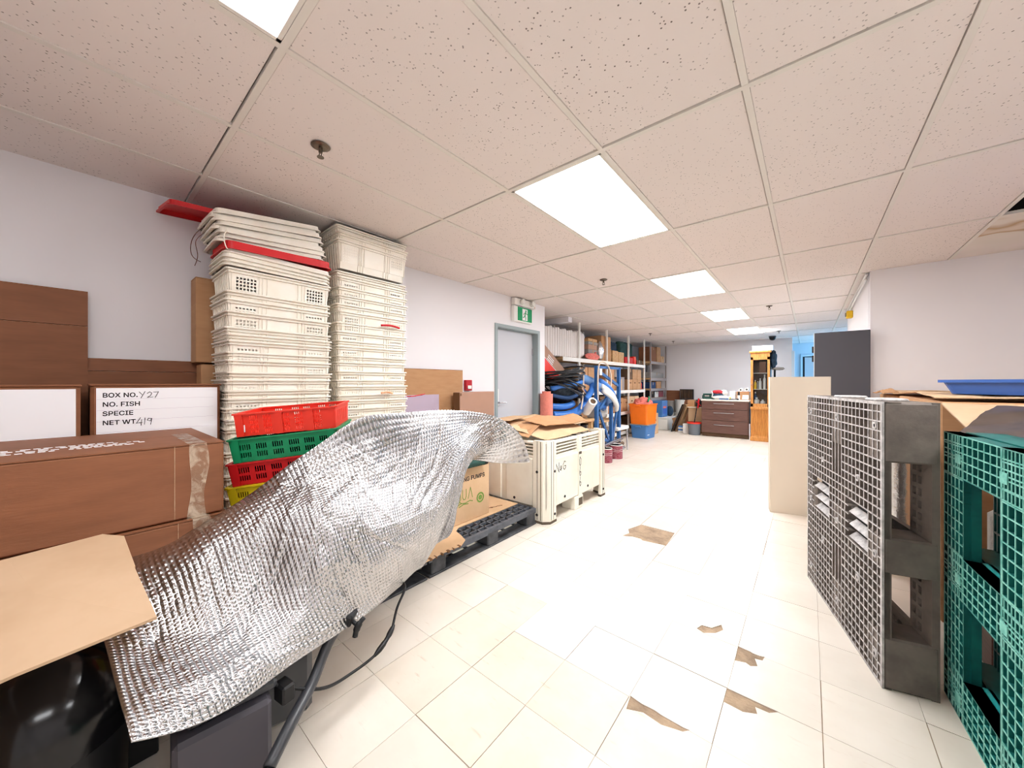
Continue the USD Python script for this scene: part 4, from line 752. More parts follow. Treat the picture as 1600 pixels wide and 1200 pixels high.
for x0, x1 in ((0.82, PL), (0.41, 0.555), (0.0, 0.147)):
    for z0, z1 in ((0.0, 0.22), (0.485, 0.64), (0.955, PH)): part(t, 'block', bx(x0, x1+0.002*(x1 == PL), 0.004, PT-0.001, z0+0.001, z1-0.001, 0.008), 'pallet_grey')
m = MB(); wood_ = PL
low = Polygon([(0, 0), (PL, 0), (PL, PH), (0, PH)])
win = [sbox(0.147, 0.22, 0.41, 0.485), sbox(0.555, 0.22, 0.815, 0.485), sbox(0.147, 0.64, 0.41, 0.955), sbox(0.555, 0.64, 0.815, 0.955)]
hol = []
for xc in (0.035, 0.075, 0.115, 0.445, 0.482, 0.52, 0.845, 0.885):
    for z in np.arange(0.03, PH-0.03, 0.052): hol.append(sbox(xc-0.012, z, xc+0.012, z+0.032))
for z in (0.05, 0.10, 0.16, 0.53, 0.58, 1.0, 1.06, 1.12):
    for xc in np.arange(0.18, 0.80, 0.045): hol.append(sbox(xc, z, xc+0.03, z+0.028))
low = low.difference(shapely.union_all(win+hol)); low = max(low.geoms, key=lambda g: g.area) if hasattr(low, 'geoms') else low
v, f = prism(low, 0.024); part(t, 'back_frame', (np.c_[v[:, 0], v[:, 2]+PT-0.024, v[:, 1]], f[:, ::-1]), 'pallet_grey')
part(t, 'rim', (lambda q: (q.add(bx(PL-0.03, PL, 0.026, 0.03, 0, PH)), q.add(bx(0, PL, 0.02, 0.06, PH-0.012, PH)), q.get())[2])(MB()), 'pallet_grey')
for x in (0.40, 0.78): part(t, 'stacking_lug', bx(x-0.06, x+0.06, 0.03, 0.14, PH-0.004, PH+0.012, 0.006), 'pallet_worn')

t = thing('teal_pallet', 'teal plastic pallet standing on its edge at the right border, fork openings facing left', 'pallet', (0.437, 2.318, 0), -86.56)
TL_, TH_, TT = 1.15, 1.09, 0.16; xs = [(0.0, 0.19), (0.465, 0.68), (0.955, TL_)]; zs = [(0.0, 0.165), (0.46, 0.625), (0.925, TH_)]
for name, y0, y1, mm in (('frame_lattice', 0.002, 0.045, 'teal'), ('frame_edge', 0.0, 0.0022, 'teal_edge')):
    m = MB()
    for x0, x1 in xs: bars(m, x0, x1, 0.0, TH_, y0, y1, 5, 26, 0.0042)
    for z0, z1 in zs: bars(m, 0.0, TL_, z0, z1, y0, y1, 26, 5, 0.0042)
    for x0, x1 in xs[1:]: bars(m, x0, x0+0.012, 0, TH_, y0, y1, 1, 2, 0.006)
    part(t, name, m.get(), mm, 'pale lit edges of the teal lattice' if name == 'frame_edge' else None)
m = MB()
for (xa, xb) in ((0.19, 0.465), (0.68, 0.955)):
    for (za, zb) in ((0.165, 0.46), (0.625, 0.925)):
        m = MB(); m.box(xa-0.004, xa, 0, 0.02, za, zb); m.box(xb, xb+0.004, 0, 0.02, za, zb); m.box(xa-0.004, xb+0.004, 0.0, 0.07, za-0.004, za); m.box(xa-0.004, xb+0.004, 0, 0.02, zb, zb+0.004)
        part(t, 'opening_rim', m.get(), 'teal_bright')
m = MB(); bars(m, 0, TL_, 0, TH_, TT-0.03, TT, 44, 14, 0.007); part(t, 'deck_lattice', m.get(), 'teal')
for x0, x1 in xs:
    for z0, z1 in zs:
        m = MB()
        for k in range(4):
            y = 0.045 + k*0.028; m.box(x0+0.004, x1-0.004, y, y+0.004, z0+0.004, z1-0.004)
        for k in range(5):
            x = x0+0.004+(x1-x0-0.012)*k/4; m.box(x, x+0.004, 0.045, TT-0.03, z0+0.004, z1-0.004)
        part(t, 'block', m.get(), 'teal')
for z0, z1 in zs:
    for x0 in (0.125, 0.47, 0.64, 0.96): part(t, 'clip_plate', bx(x0, x0+0.045, -0.003, 0.0, z0+0.055, z0+0.09), 'teal_edge')
for z0, z1 in zs: part(t, 'ledge', bx(0.0, TL_, 0.06, TT-0.03, z1-0.006, z1), 'teal')

# ------------------------------------------------------------------ cardboard, film, tray, roll and sacks behind the pallets
t = thing('pallet_carton', 'very large tan pallet carton by the right wall with its front flap hanging down', 'box', (1.17, 3.55, 0))
part(t, 'body', bx(-0.62, 0.62, -0.58, 0.58, 0, 1.19, 0.006), 'card'); part(t, 'front_flap', quad_sheet([(-0.62, -0.585, 1.195), (0.62, -0.585, 1.195), (0.52, -0.76, 1.06), (-0.60, -0.98, 1.075)], 12, 0.03, 0.006, 9), 'card_pale')
part(t, 'top_flap', quad_sheet([(-0.64, -0.58, 1.20), (0.62, -0.58, 1.20), (0.62, 0.05, 1.225), (-0.62, 0.02, 1.215)], 12, 0.03, 0.006, 11), 'card_light'); part(t, 'top_flap', quad_sheet([(-0.62, 0.06, 1.21), (0.62, 0.06, 1.21), (0.62, 0.6, 1.205), (-0.62, 0.6, 1.20)], 12, 0.03, 0.006, 12), 'card')
t = thing('pallet_carton', 'large tan carton against the right wall, behind the one with the hanging flap', 'box', (1.18, 4.70, 0))
part(t, 'body', bx(-0.62, 0.62, -0.52, 0.52, 0, 1.18, 0.006), 'card'); part(t, 'top_flap', quad_sheet([(-0.66, -0.54, 1.19), (0.62, -0.54, 1.185), (0.62, 0.0, 1.195), (-0.64, 0.0, 1.205)], 10, 0.03, 0.006, 14), 'card_light'); part(t, 'top_flap', quad_sheet([(-0.64, 0.01, 1.21), (0.62, 0.01, 1.195), (0.62, 0.53, 1.19), (-0.62, 0.53, 1.19)], 10, 0.03, 0.006, 15), 'card_light')
part(t, 'ragged_edge', quad_sheet([(-0.70, -0.50, 1.185), (-0.62, -0.50, 1.20), (-0.62, 0.3, 1.205), (-0.69, 0.3, 1.17)], 8, 0.06, 0.006, 17), 'card')
t = thing('blue_tray', 'blue plastic tray lid lying on top of the large tan cartons', 'tray', (1.06, 3.36, 1.228), 39.6)
base = Polygon(sbox(-0.34, -0.20, 0.34, 0.20).buffer(0.05, quad_segs=5).exterior)
m = MB(); n0 = [(1.0, 0.0), (1.03, 0.055)]
lo = shapely.affinity.scale(base, 0.93, 0.90); m.add(xf(prism(lo, 0.004), T(0, 0, 0)))
co, cl = np.array(base.exterior.coords[:-1]), np.array(lo.exterior.coords[:-1]); G = np.stack([np.c_[np.vstack([cl, cl[:1]]), np.full(len(cl)+1, 0.0)], np.c_[np.vstack([co, co[:1]]), np.full(len(co)+1, 0.072)]]); m.add(sheet(G, 0.004))
part(t, 'body', m.get(), 'blue_tray'); part(t, 'rim', xf(prism(base.buffer(0.022).difference(base.buffer(-0.004)), 0.016), T(0, 0, 0.066)), 'blue_tray')
for x in (-0.18, 0.0, 0.18): part(t, 'rib', xf(bx(x-0.004, x+0.004, -0.236, -0.226, 0, 0.066), T(rx=4)), 'blue_tray')
t = thing('dark_film', 'creased dark brown plastic film draped from the carton onto the teal pallet', 'plastic film', (0, 0, 0))
part(t, 'film', quad_sheet([(0.47, 2.42, 1.098), (0.70, 2.86, 1.205), (1.35, 2.80, 1.215), (0.70, 1.25, 1.105)], 24, 0.06, 0.003, 8), 'film_dark', smooth=60)
t = thing('foil_roll', 'upright silver foil roll behind the grey pallet, seen through its upper opening', 'roll', (0.50, 3.60, 0.31)); part(t, 'roll', cyl(0.085, 0.70, 36), 'silver', smooth=40); part(t, 'core', lathe([(0.02, 0.70), (0.03, 0.70), (0.03, 0.715), (0.02, 0.715)], 20), 'card')
part(thing('roll_base', 'small tan carton under the upright silver foil roll', 'box', (0.42, 3.66, 0)), 'body', bx(-0.09, 0.12, -0.14, 0.14, 0, 0.308, 0.004), 'card')
t = thing('fish_feed_sack', 'pale woven sack with a yellow corner and round black emblem, seen through the teal pallet', 'sack', (0.86, 2.70, 0.30), -8)
part(t, 'bag', bx(-0.21, 0.21, -0.10, 0.10, 0, 0.42, 0.05), 'sack', smooth=50); part(t, 'yellow_patch', bx(-0.02, 0.18, -0.102, -0.098, 0.25, 0.36), 'yellow'); part(t, 'round_emblem', xf(cyl(0.085, 0.004, 32), T(-0.06, -0.099, 0.24, rx=90)), 'ink', label='round black emblem'); part(t, 'emblem_figure', xf(ribbons([[(-0.05, 0.02), (-0.01, 0.04), (0.02, 0.0), (0.06, -0.03)], [(-0.02, 0.05), (0.0, -0.05)], [(-0.06, -0.02), (0.05, -0.05)]], 0.010, 0.002), T(-0.06, -0.103, 0.24, rx=90)), 'print_white')
q = MB()
for k in range(6): q.box(-0.16+0.05*k, -0.125+0.05*k, -0.1015, -0.099, 0.10, 0.135)
part(t, 'print', q.get(), 'ink', label='row of dark print too small to read')
part(thing('sack_base', 'maroon-brown carton under the woven sack behind the teal pallet', 'box', (0.86, 2.70, 0)), 'body', bx(-0.24, 0.24, -0.14, 0.14, 0, 0.298, 0.004), 'drawer_wood')

t = thing('beige_panel', 'plain beige board standing on edge behind the grey pallet', 'panel', (-0.295, 4.42, 0), 11)
part(t, 'front', sheet([[(x, 0.02*math.sin(math.pi*x/0.46), z) for x in np.linspace(0, 0.46, 8)] for z in (0.0, 0.4, 0.9, 1.35)], 0.016), 'beige_board', smooth=40); part(t, 'return_edge', bx(0.448, 0.464, 0.0, 0.12, 0.0, 1.35), 'beige_board'); part(t, 'return_edge', bx(-0.006, 0.008, 0.0, 0.10, 0.0, 1.35), 'beige_board')
t = thing('spare_door', 'tall charcoal door-like board standing at the end of the white wall', 'door', (0.268, 5.225, 0))
part(t, 'board', bx(-0.222, 0.222, -0.018, 0.018, 0, 1.842, 0.003), 'dark_board'); part(t, 'edge', bx(-0.226, -0.221, -0.017, 0.017, 0, 1.842), 'white_plastic')
for z in (1.56, 1.66): part(t, 'latch', bx(-0.242, -0.226, -0.012, 0.012, z-0.035, z+0.035, 0.003), 'ink')
t = thing('white_pole', 'slim white strip leaning at the wall end behind the charcoal board', 'strip', (0.44, 5.35, 0)); part(t, 'strip', xf(bx(-0.015, 0.015, -0.01, 0.01, 0, 1.7), T(rx=-1)), 'white_plastic'); part(t, 'cap', bx(-0.018, 0.018, 0.018, 0.042, 1.69, 1.71), 'white_plastic')
# ------------------------------------------------------------------ things by the recess: roll, hoses, blue rack
t = thing('pink_roll', 'upright pink foam roll leaning at the wall corner right of the grey door', 'roll', (-3.0, 4.43, 0), rot=(0, 0, 0)); part(t, 'outer_roll', cyl(0.095, 1.13, 32), 'pink_roll', smooth=40); part(t, 'inner_roll', lathe([(0.02, 1.13), (0.065, 1.13), (0.065, 1.165), (0.02, 1.165)], 28), 'pink_roll', smooth=40)
t = thing('work_bench', 'low wooden-topped bench under the heap of hoses', 'bench', (-3.20, 5.05, 0))
part(t, 'top', bx(-0.50, 0.46, -0.44, 0.42, 0.66, 0.70, 0.004), 'wood')
for x in (-0.45, 0.41):
    for y in (-0.39, 0.37): part(t, 'leg', bx(x-0.03, x+0.03, y-0.03, y+0.03, 0, 0.66), 'wood')
part(t, 'shelf', bx(-0.46, 0.42, -0.40, 0.38, 0.2, 0.22), 'wood_dark')
rr = np.random.default_rng(8)
def coil(n, rx_, ry_, jit, dz, r, seed, tilt=0.0):
    q = np.random.default_rng(seed); m = MB()
    for k in range(n):
        a = np.linspace(0, 2*np.pi, 26)[:-1]; s = 1 + q.uniform(-jit, jit); ox, oy = q.uniform(-0.04, 0.04, 2)
        P = np.c_[ox + rx_*s*np.cos(a), oy + ry_*s*np.sin(a), dz*k + 0.02*np.sin(2*a+q.uniform(0, 6)) + tilt*np.cos(a)]
        m.add(tube(smooth_path(P, 2, True), r, 7))
    return m.get()
t = thing('crate_support', 'dark wooden crate in the middle of the hose heap', 'crate', (-3.30, 5.02, 0.70)); part(t, 'body', bx(-0.30, 0.12, -0.30, 0.34, 0, 0.42, 0.01), 'wood_dark'); part(t, 'lid', bx(-0.31, 0.13, -0.31, 0.35, 0.42, 0.44), 'wood_dark')
solo('black_hose', 'big coil of black hose lying on top of the heap behind the white wall corner', 'hose', xf(coil(11, 0.40, 0.36, 0.22, 0.020, 0.014, 3, 0.03), T(-3.22, 5.06, 1.29, rx=8)), 'hose_black', smooth=True)
solo('black_hose', 'second loose black hose hanging down the front of the heap', 'hose', xf(coil(6, 0.28, 0.30, 0.25, 0.03, 0.012, 9, 0.10), T(-3.08, 4.98, 1.16, rx=-20, ry=25)), 'hose_black', smooth=True)
g = trimesh.creation.icosphere(3); v = np.array(g.vertices); v = v*(1+0.35*(meshkit.fbm(v*2.3, 4, 2)[:, None]-0.5)); v = v*(0.17, 0.26, 0.15)
solo('dark_net', 'dark bundled fishing net hanging in the hose heap below the black coil', 'net', xf((v, np.array(g.faces)), T(-3.06, 5.0, 1.12)), 'net_dark', smooth=True)
def hose(label, pts, r, m='blue_hose', n=8, cat='hose', name='blue_hose'): return solo(name, label, cat, tube(smooth_path(pts, 10), r, 14), m, smooth=True)
hose('thick blue suction hose curving across the front of the heap', [(-3.02, 4.62, 0.79), (-2.90, 4.85, 0.79), (-2.86, 5.12, 0.84), (-2.88, 5.36, 0.94), (-2.94, 5.50, 1.08), (-3.06, 5.45, 1.20), (-3.25, 5.28, 1.26)], 0.068)
hose('second thick blue hose lying behind the front one', [(-3.06, 4.62, 0.93), (-2.95, 4.82, 0.92), (-2.93, 5.02, 0.94), (-3.03, 5.22, 0.96), (-3.2, 5.32, 0.98)], 0.050)
hose('blue hose bundle bulging out of the blue rack', [(-2.98, 5.45, 1.38), (-2.86, 5.62, 1.30), (-2.72, 5.86, 1.14), (-2.76, 6.08, 0.98), (-2.95, 6.20, 0.90)], 0.075, 'hose_light')
hose('flat blue hose looping high under the black coil', [(-3.10, 4.70, 1.20), (-2.95, 4.95, 1.24), (-2.90, 5.30, 1.30), (-3.02, 5.55, 1.28)], 0.040)
t = thing('white_pipe', 'short white pipe end with tan core pointing at the viewer under the blue hose', 'pipe', (-2.80, 5.28, 0.82), rot=(0, 55, -38)); part(t, 'pipe', lathe([(0.045, 0.0), (0.07, 0.0), (0.07, 0.32), (0.045, 0.32)], 24), 'white_plastic', smooth=40); part(t, 'core', cyl(0.045, 0.30, 16, z0=0.005), 'wood_dark')
t = thing('white_wrap', 'bundle of white and blue wrapped hose hanging through the rack', 'hose', (-2.72, 5.98, 1.02), rot=(0, 0, 0)); 
for k, (dx, dz, mm) in enumerate(((0.0, 0.0, 'white_plastic'), (0.03, -0.08, 'white_plastic'), (-0.03, 0.09, 'blue_hose'))): part(t, 'strand', tube(smooth_path([(dx, -0.30, 0.22+dz), (dx+0.05, -0.1, 0.12+dz), (dx+0.06, 0.1, -0.02+dz), (dx-0.02, 0.28, -0.14+dz)], 8), 0.042, 12), mm, smooth=True)
for lab, pts in (('pale cord hanging from the heap down to the blue hose', [(-2.92, 5.42, 1.52), (-2.86, 5.30, 1.30), (-2.78, 5.12, 1.0), (-2.75, 5.02, 0.88)]), ('pale cord looped over the top of the blue rack', [(-2.70, 5.50, 1.00), (-2.68, 5.46, 1.35), (-2.69, 5.56, 1.62), (-2.68, 5.82, 1.60), (-2.68, 5.98, 1.32), (-2.69, 5.90, 1.05)])):
    solo('pale_cord', lab, 'cord', tube(smooth_path(pts, 10), 0.013, 8), 'cord_tan', smooth=True)
t = thing('cardboard_pieces', 'tan cardboard scraps lying over the bench edge behind the cream bin', 'cardboard', (-2.98, 4.86, 0.70)); part(t, 'sheet', quad_sheet([(-0.2, -0.40, 0.01), (0.30, -0.40, -0.03), (0.30, 0.30, -0.03), (-0.2, 0.30, 0.01)], 8, 0.02, 0.005, 3), 'card_light'); part(t, 'tool_tray', bx(0.0, 0.14, -0.10, 0.36, 0.02, 0.07, 0.01), 'black')
t = thing('plank_end', 'short pale plank poking out of the hose heap', 'plank', (-2.86, 5.28, 1.14), rot=(-14, 0, 20)); part(t, 'plank', bx(-0.03, 0.03, -0.30, 0.30, -0.02, 0.02, 0.003), 'wood_dark'); part(t, 'face_strip', bx(0.03, 0.033, -0.30, 0.30, -0.018, 0.018), 'card_mauve')
t = thing('flat_box', 'slanting flat brown box with white print behind the black hose coil', 'box', (-3.36, 5.02, 1.62), rot=(-32, 0, 0)); part(t, 'body', bx(-0.08, 0.08, -0.40, 0.45, -0.13, 0.13, 0.006), 'card_mauve'); q = MB()
for k in range(3): q.box(0.08, 0.082, -0.17, 0.02, -0.03+0.035*k, -0.015+0.035*k)
part(t, 'print', q.get(), 'print_white')
t = thing('flat_box', 'slanting orange-red box edge below the flat brown box', 'box', (-3.24, 4.86, 1.46), rot=(-32, 0, 0)); part(t, 'body', bx(-0.05, 0.05, -0.35, 0.36, -0.09, 0.09, 0.006), 'crate_orange_red'); part(t, 'white_edge', bx(-0.051, 0.051, -0.35, 0.36, 0.09, 0.098), 'print_white')

t = thing('blue_rack', 'blue steel rack frame with zigzag bracing holding hoses', 'rack', (-3.02, 5.945, 0))
for k, (x, y) in enumerate(((0.30, -0.45), (0.30, 0.45), (-0.28, -0.45), (-0.28, 0.45))):
    u = part(t, 'upright', bx(x-0.028, x+0.028, y-0.034, y+0.034, 0.02, 1.575 if x > 0 else 0.63, 0.004), 'blue_paint'); part(u, 'base_plate', bx(x-0.05, x+0.05, y-0.055, y+0.055, 0, 0.02), 'blue_paint')
def brace(x, ya, za, yb, zb):
    L = math.hypot(yb-ya, zb-za); part(t, 'brace', xf(bx(-0.014, 0.014, 0, L, -0.024, 0.024), T(x, ya, za, rx=math.degrees(math.atan2(zb-za, yb-ya)))), 'blue_paint')
for x in (0.30,):
    for a in ((-0.42, 1.50, 0.42, 1.24), (-0.42, 0.90, 0.12, 0.14), (0.12, 0.14, 0.42, 0.96), (0.42, 0.96, -0.02, 1.06), (-0.02, 1.06, -0.42, 0.80), (-0.42, 0.40, 0.42, 0.12)): brace(x, *a)
    part(t, 'top_rail', bx(x-0.02, x+0.02, -0.42, 0.42, 1.535, 1.575), 'blue_paint')
    part(t, 'strut', bx(x-0.026, x+0.026, 0.09, 0.15, 0.10, 1.05), 'blue_paint')
part(t, 'deck', bx(-0.26, 0.28, -0.42, 0.42, 0.60, 0.63), 'wood'); part(t, 'paper_tag', bx(0.329, 0.331, -0.40, -0.30, 1.42, 1.53), 'print_white')
for k, (z, m_) in enumerate(((0.10, 'chrome'), (0.17, 'wood_dark'), (0.24, 'chrome'))): solo('pipe_bundle', ('grey pipe lying low across the blue rack', 'brown pipe between the two grey pipes in the blue rack', 'upper grey pipe lying across the blue rack')[k], 'pipe', xf(cyl(0.035, 0.95, 16), T(-2.62, 5.45 + 0.05*k, z, rx=-90, rz=3*k)), m_, smooth=40)
t = thing('white_container', 'white plastic jug inside the lower half of the blue rack', 'jug', (-3.02, 6.12, 0.63)); part(t, 'body', bx(-0.14, 0.14, -0.17, 0.17, 0, 0.26, 0.04), 'white_plastic', smooth=40); part(t, 'cap', cyl(0.03, 0.03, 16, z0=0.26), 'red')

t = thing('side_table', 'low white side table standing beside the blue rack', 'table', (-2.80, 6.72, 0)); part(t, 'top', bx(-0.20, 0.12, -0.42, 0.08, 0.40, 0.475, 0.02), 'white_plastic', smooth=50)
for x, y in ((0.09, 0.04), (-0.16, 0.04), (0.09, -0.34), (-0.16, -0.34)): part(t, 'leg', tube([(x, y, 0.42), (x*1.1, y*1.05, 0.0)], 0.014, 10), 'chrome', smooth=40)
def can(label, x, y, r, h, rz=0):
    t = thing('paint_can', label, 'paint can', (x, y, 0), rz, 'paint cans beside the cream bin'); part(t, 'body', cyl(r, h, 28), 'can_maroon', smooth=40); part(t, 'lid', lathe([(0, h), (r*0.86, h), (r*0.88, h+0.006), (r, h+0.008), (r*1.02, h), (r, h-0.006)], 28), 'pail_white', smooth=40)
    q = MB()
    for k in range(2): q.add(lathe([(r+0.0015, h*(0.55+0.13*k)), (r+0.0015, h*(0.57+0.13*k))], 28))
    part(t, 'label_stripe', q.get(), 'pail_white'); part(t, 'handle', tube([(r*math.cos(a)*1.03, r*math.sin(a)*1.03 - 0.01, h*0.72-0.05*abs(math.sin(a))) for a in np.linspace(-0.2, 3.3, 12)], 0.002, 6), 'chrome', smooth=True)
can('maroon paint can with pale lid, the farther and fully visible one', -2.56, 5.90, 0.112, 0.225); can('maroon paint can half hidden by the cream bin', -2.56, 5.50, 0.105, 0.22, 40)

# ------------------------------------------------------------------ shelving in the recess
def unit(label, ys, levels, m, x0=-4.0, x1=-3.42, ztop=CEIL-0.002, name='shelf_unit'):
    t = thing(name, label, 'shelf', (0, 0, 0))
    for y in ys:
        for x in (x0, x1): part(t, 'upright', bx(x-0.018, x+0.018, y-0.018, y+0.018, 0, ztop), m)
    for z, ya, yb in levels:
        p = part(t, 'shelf_board', bx(x0, x1+0.012, ya, yb, z-0.045, z-0.003), 'wood'); part(p, 'front_edge', bx(x1+0.012, x1+0.020, ya, yb, z-0.075, z), m)
    return t
unit('long white shelving with three boards in the left recess', (6.17, 7.40, 8.63, 9.73), [(1.765, 5.55, 9.75), (1.115, 6.15, 9.75), (0.605, 6.15, 9.75), (0.14, 6.15, 9.75)], 'shelf_white')
unit('narrow grey shelving with five boards in the far left corner', (10.22, 11.62), [(1.90, 10.2, 11.64), (1.43, 10.2, 11.64), (1.13, 10.2, 11.64), (0.865, 10.2, 11.64), (0.14, 10.2, 11.64)], 'shelf_grey', ztop=2.42)
def sbox_(label, y0, y1, z0, h, m='card', dx=0.40, x1=-3.46, group=None, name='carton', cat='box', slot=False):
    t = thing(name, label, cat, (x1-dx/2, (y0+y1)/2, z0+0.001), 0, group); W = (y1-y0)/2-0.004
    part(t, 'body', bx(-dx/2, dx/2, -W, W, 0, h, 0.006), m)
    if slot: part(t, 'hand_slot', bx(dx/2, dx/2+0.002, -min(0.05, W*0.5), min(0.05, W*0.5), h*0.62, h*0.72), 'card_edge')
    else: part(t, 'tape', bx(dx/2-0.001, dx/2+0.002, -0.02, 0.02, h-0.08, h+0.001), 'tape')
    return t
Z1, Z2, Z3, Z4 = 1.765, 1.115, 0.605, 0.14
# top board
t = thing('foam_stack', 'row of nested white foam trays stored on edge, first on the top board', 'foam trays', (-3.72, 5.60, Z1))
for k in range(17):
    y = -0.78 + 0.078*k; part(t, 'tray', bx(-0.30, 0.27, y, y+0.068, 0.002, 0.50 + 0.012*(k % 3), 0.012), 'foam_white')
part(t, 'end_tray', bx(-0.30, 0.255, 0.61, 0.94, 0.002, 0.56, 0.08), 'foam_white', smooth=50)
for k, (z, h) in enumerate(((0.0, 0.12), (0.122, 0.09), (0.214, 0.10), (0.316, 0.06), (0.378, 0.06))): sbox_('grey foam slab on the top board, %s from below' % ORD[k], 6.62, 7.02 + 0.03*(k % 2), Z1 + z, h, ('foam_grey', 'foam_grey', 'card_mauve', 'foam_grey', 'wood')[k], name='foam_slab', cat='foam slab', group='foam slabs on the top board')
t = thing('pink_bag', 'pink and white plastic bag drooping over the front of the top board', 'bag', (-3.42, 6.72, Z1)); part(t, 'bag', (lambda g: (np.array(g.vertices)*(1+0.3*(meshkit.fbm(np.array(g.vertices)*2.5, 3, 4)[:, None]-0.5))*(0.07, 0.30, 0.07)+(0, 0, 0.062), np.array(g.faces)))(trimesh.creation.icosphere(3)), 'pink_cloth', smooth=True); part(t, 'knot', xf(cyl(0.02, 0.06, 10), T(0.02, 0.1, 0.10)), 'pink_cloth')
solo('silver_bundle', 'crumpled silver bundle standing in front of the grey foam slabs', 'bundle', (lambda g: (np.array(g.vertices)*(1+0.5*(meshkit.fbm(np.array(g.vertices)*3, 3, 9)[:, None]-0.5))*(0.08, 0.09, 0.20)+(-3.45, 7.12, Z1+0.20), np.array(g.faces)))(trimesh.creation.icosphere(3)), 'silver', smooth=True)
sbox_('brown carton on the top board, lower of the pair behind the second white upright', 7.22, 7.72, Z1, 0.30, 'card'); sbox_('brown carton on the top board, upper of the pair behind the second white upright', 7.22, 7.70, Z1+0.302, 0.25, 'card')
sbox_('tan carton on the top board, left one of two in the middle', 7.80, 8.12, Z1, 0.27, 'wood'); sbox_('tan carton on the top board, right one of two in the middle', 8.13, 8.46, Z1, 0.255, 'wood')
for lab, y0, y1, m_, h in (('dark blue tarpaulin bale at the back of the top board', 7.85, 8.80, 'tarp_blue', 0.56), ('dark green tarpaulin bale at the back of the top board, right of the blue one', 8.86, 9.70, 'tarp_green', 0.60)):
    t = thing('tarp_bale', lab, 'tarpaulin', (-3.86 if m_ == 'tarp_blue' else -3.80, (y0+y1)/2, Z1)); part(t, 'bale', bx(-0.10, 0.08, -(y1-y0)/2, (y1-y0)/2, 0.001, h, 0.05), m_, smooth=50); part(t, 'strap', bx(0.078, 0.084, -0.02, 0.02, 0.01, h-0.03), 'black')
t = sbox_('red plastic crate on the top board beside the third white upright', 8.52, 9.05, Z1, 0.16, 'crate_red', name='red_crate', cat='crate'); sbox_('orange-red box next to the red crate on the top board', 9.08, 9.26, Z1, 0.20, 'crate_orange_red', name='small_box'); sbox_('small dark box at the right end of the top board', 9.30, 9.70, Z1, 0.12, 'wood_dark', name='small_box')
# middle board
ys = [6.30, 6.62, 6.94, 7.28, 7.60, 7.92]
for k in range(5):
    sbox_('tan carton on the middle board, lower row, %s from the left' % ORD[k], ys[k], ys[k+1], Z2, 0.25, 'card', slot=bool(k % 2)); 
    if k in (0, 1, 4): sbox_('tan carton on the middle board, upper row above the %s of the lower row' % ORD[k], ys[k], ys[k+1]-0.02, Z2+0.252, 0.24, 'card')
sbox_('tan carton with rounded flap on the middle board left of the grey tin', 8.02, 8.34, Z2, 0.26, 'card_light')
t = thing('grey_tin', 'tall grey metal tin on the middle board', 'tin', (-3.62, 8.48, Z2)); part(t, 'body', bx(-0.12, 0.12, -0.11, 0.11, 0, 0.30, 0.01), 'shelf_grey'); part(t, 'lid', bx(-0.125, 0.125, -0.115, 0.115, 0.30, 0.315, 0.004), 'shelf_grey')
t = thing('white_jar', 'white round jar on top of the grey tin', 'jar', (-3.62, 8.38, Z2+0.318)); part(t, 'body', cyl(0.075, 0.21, 22), 'white_plastic', smooth=40); part(t, 'lid', cyl(0.078, 0.03, 22, z0=0.21), 'white_plastic', smooth=40)
for r in range(2):
    for k in range(3): sbox_('tan carton right of the third shelf upright, middle board, %s row, %s one' % (('lower', 'upper')[r], ORD[k]), 8.72 + 0.30*k, 9.01 + 0.30*k, Z2 + 0.262*r, 0.26, 'card' if k else 'wood_dark' if r else 'card', slot=(r == 0))
solo('red_bottle', 'red bottle at the right end of the middle board', 'bottle', xf(lathe([(0, 0), (0.04, 0), (0.042, 0.15), (0.018, 0.19), (0.018, 0.22), (0, 0.22)], 16), T(-3.5, 9.66, Z2)), 'red', smooth=40)
# lower board
for k in range(7): sbox_('tan carton on the lower board, %s from the left' % ORD[k], 6.30 + 0.355*k, 6.65 + 0.355*k, Z3, 0.30 + 0.02*((k*3) % 2), 'card', slot=True)
for k, (y0, y1) in enumerate(((8.80, 9.12), (9.13, 9.45))): sbox_('small tan carton on the lower board above the orange tote, %s one' % ('left', 'right')[k], y0, y1, Z3, 0.34, 'card_light', slot=True)
for k, y in enumerate((6.6, 7.15, 7.7)): sbox_('flat dark tray on top of the lower-board cartons, %s from the left' % ORD[k], y, y+0.5, Z3+0.325, 0.07, 'wood_dark', name='dark_tray', cat='tray')
# floor level
for k, (y0, y1, h, m_) in enumerate(((6.3, 6.85, 0.30, 'black'), (6.9, 7.45, 0.24, 'wood_dark'), (7.5, 8.3, 0.16, 'black'), (7.5, 8.28, 0.14, 'foam_grey'), (8.9, 9.5, 0.30, 'wood_dark'))): sbox_(('black crate on the lowest board at the left', 'brown box on the lowest board beside the black crate', 'low black crate on the lowest board left of the orange tote', 'grey crate on top of the low black crate', 'brown box on the lowest board behind the orange tote')[k], y0, y1, Z4 + (0.162 if k == 3 else 0), h, m_, name='storage_crate', cat='crate')
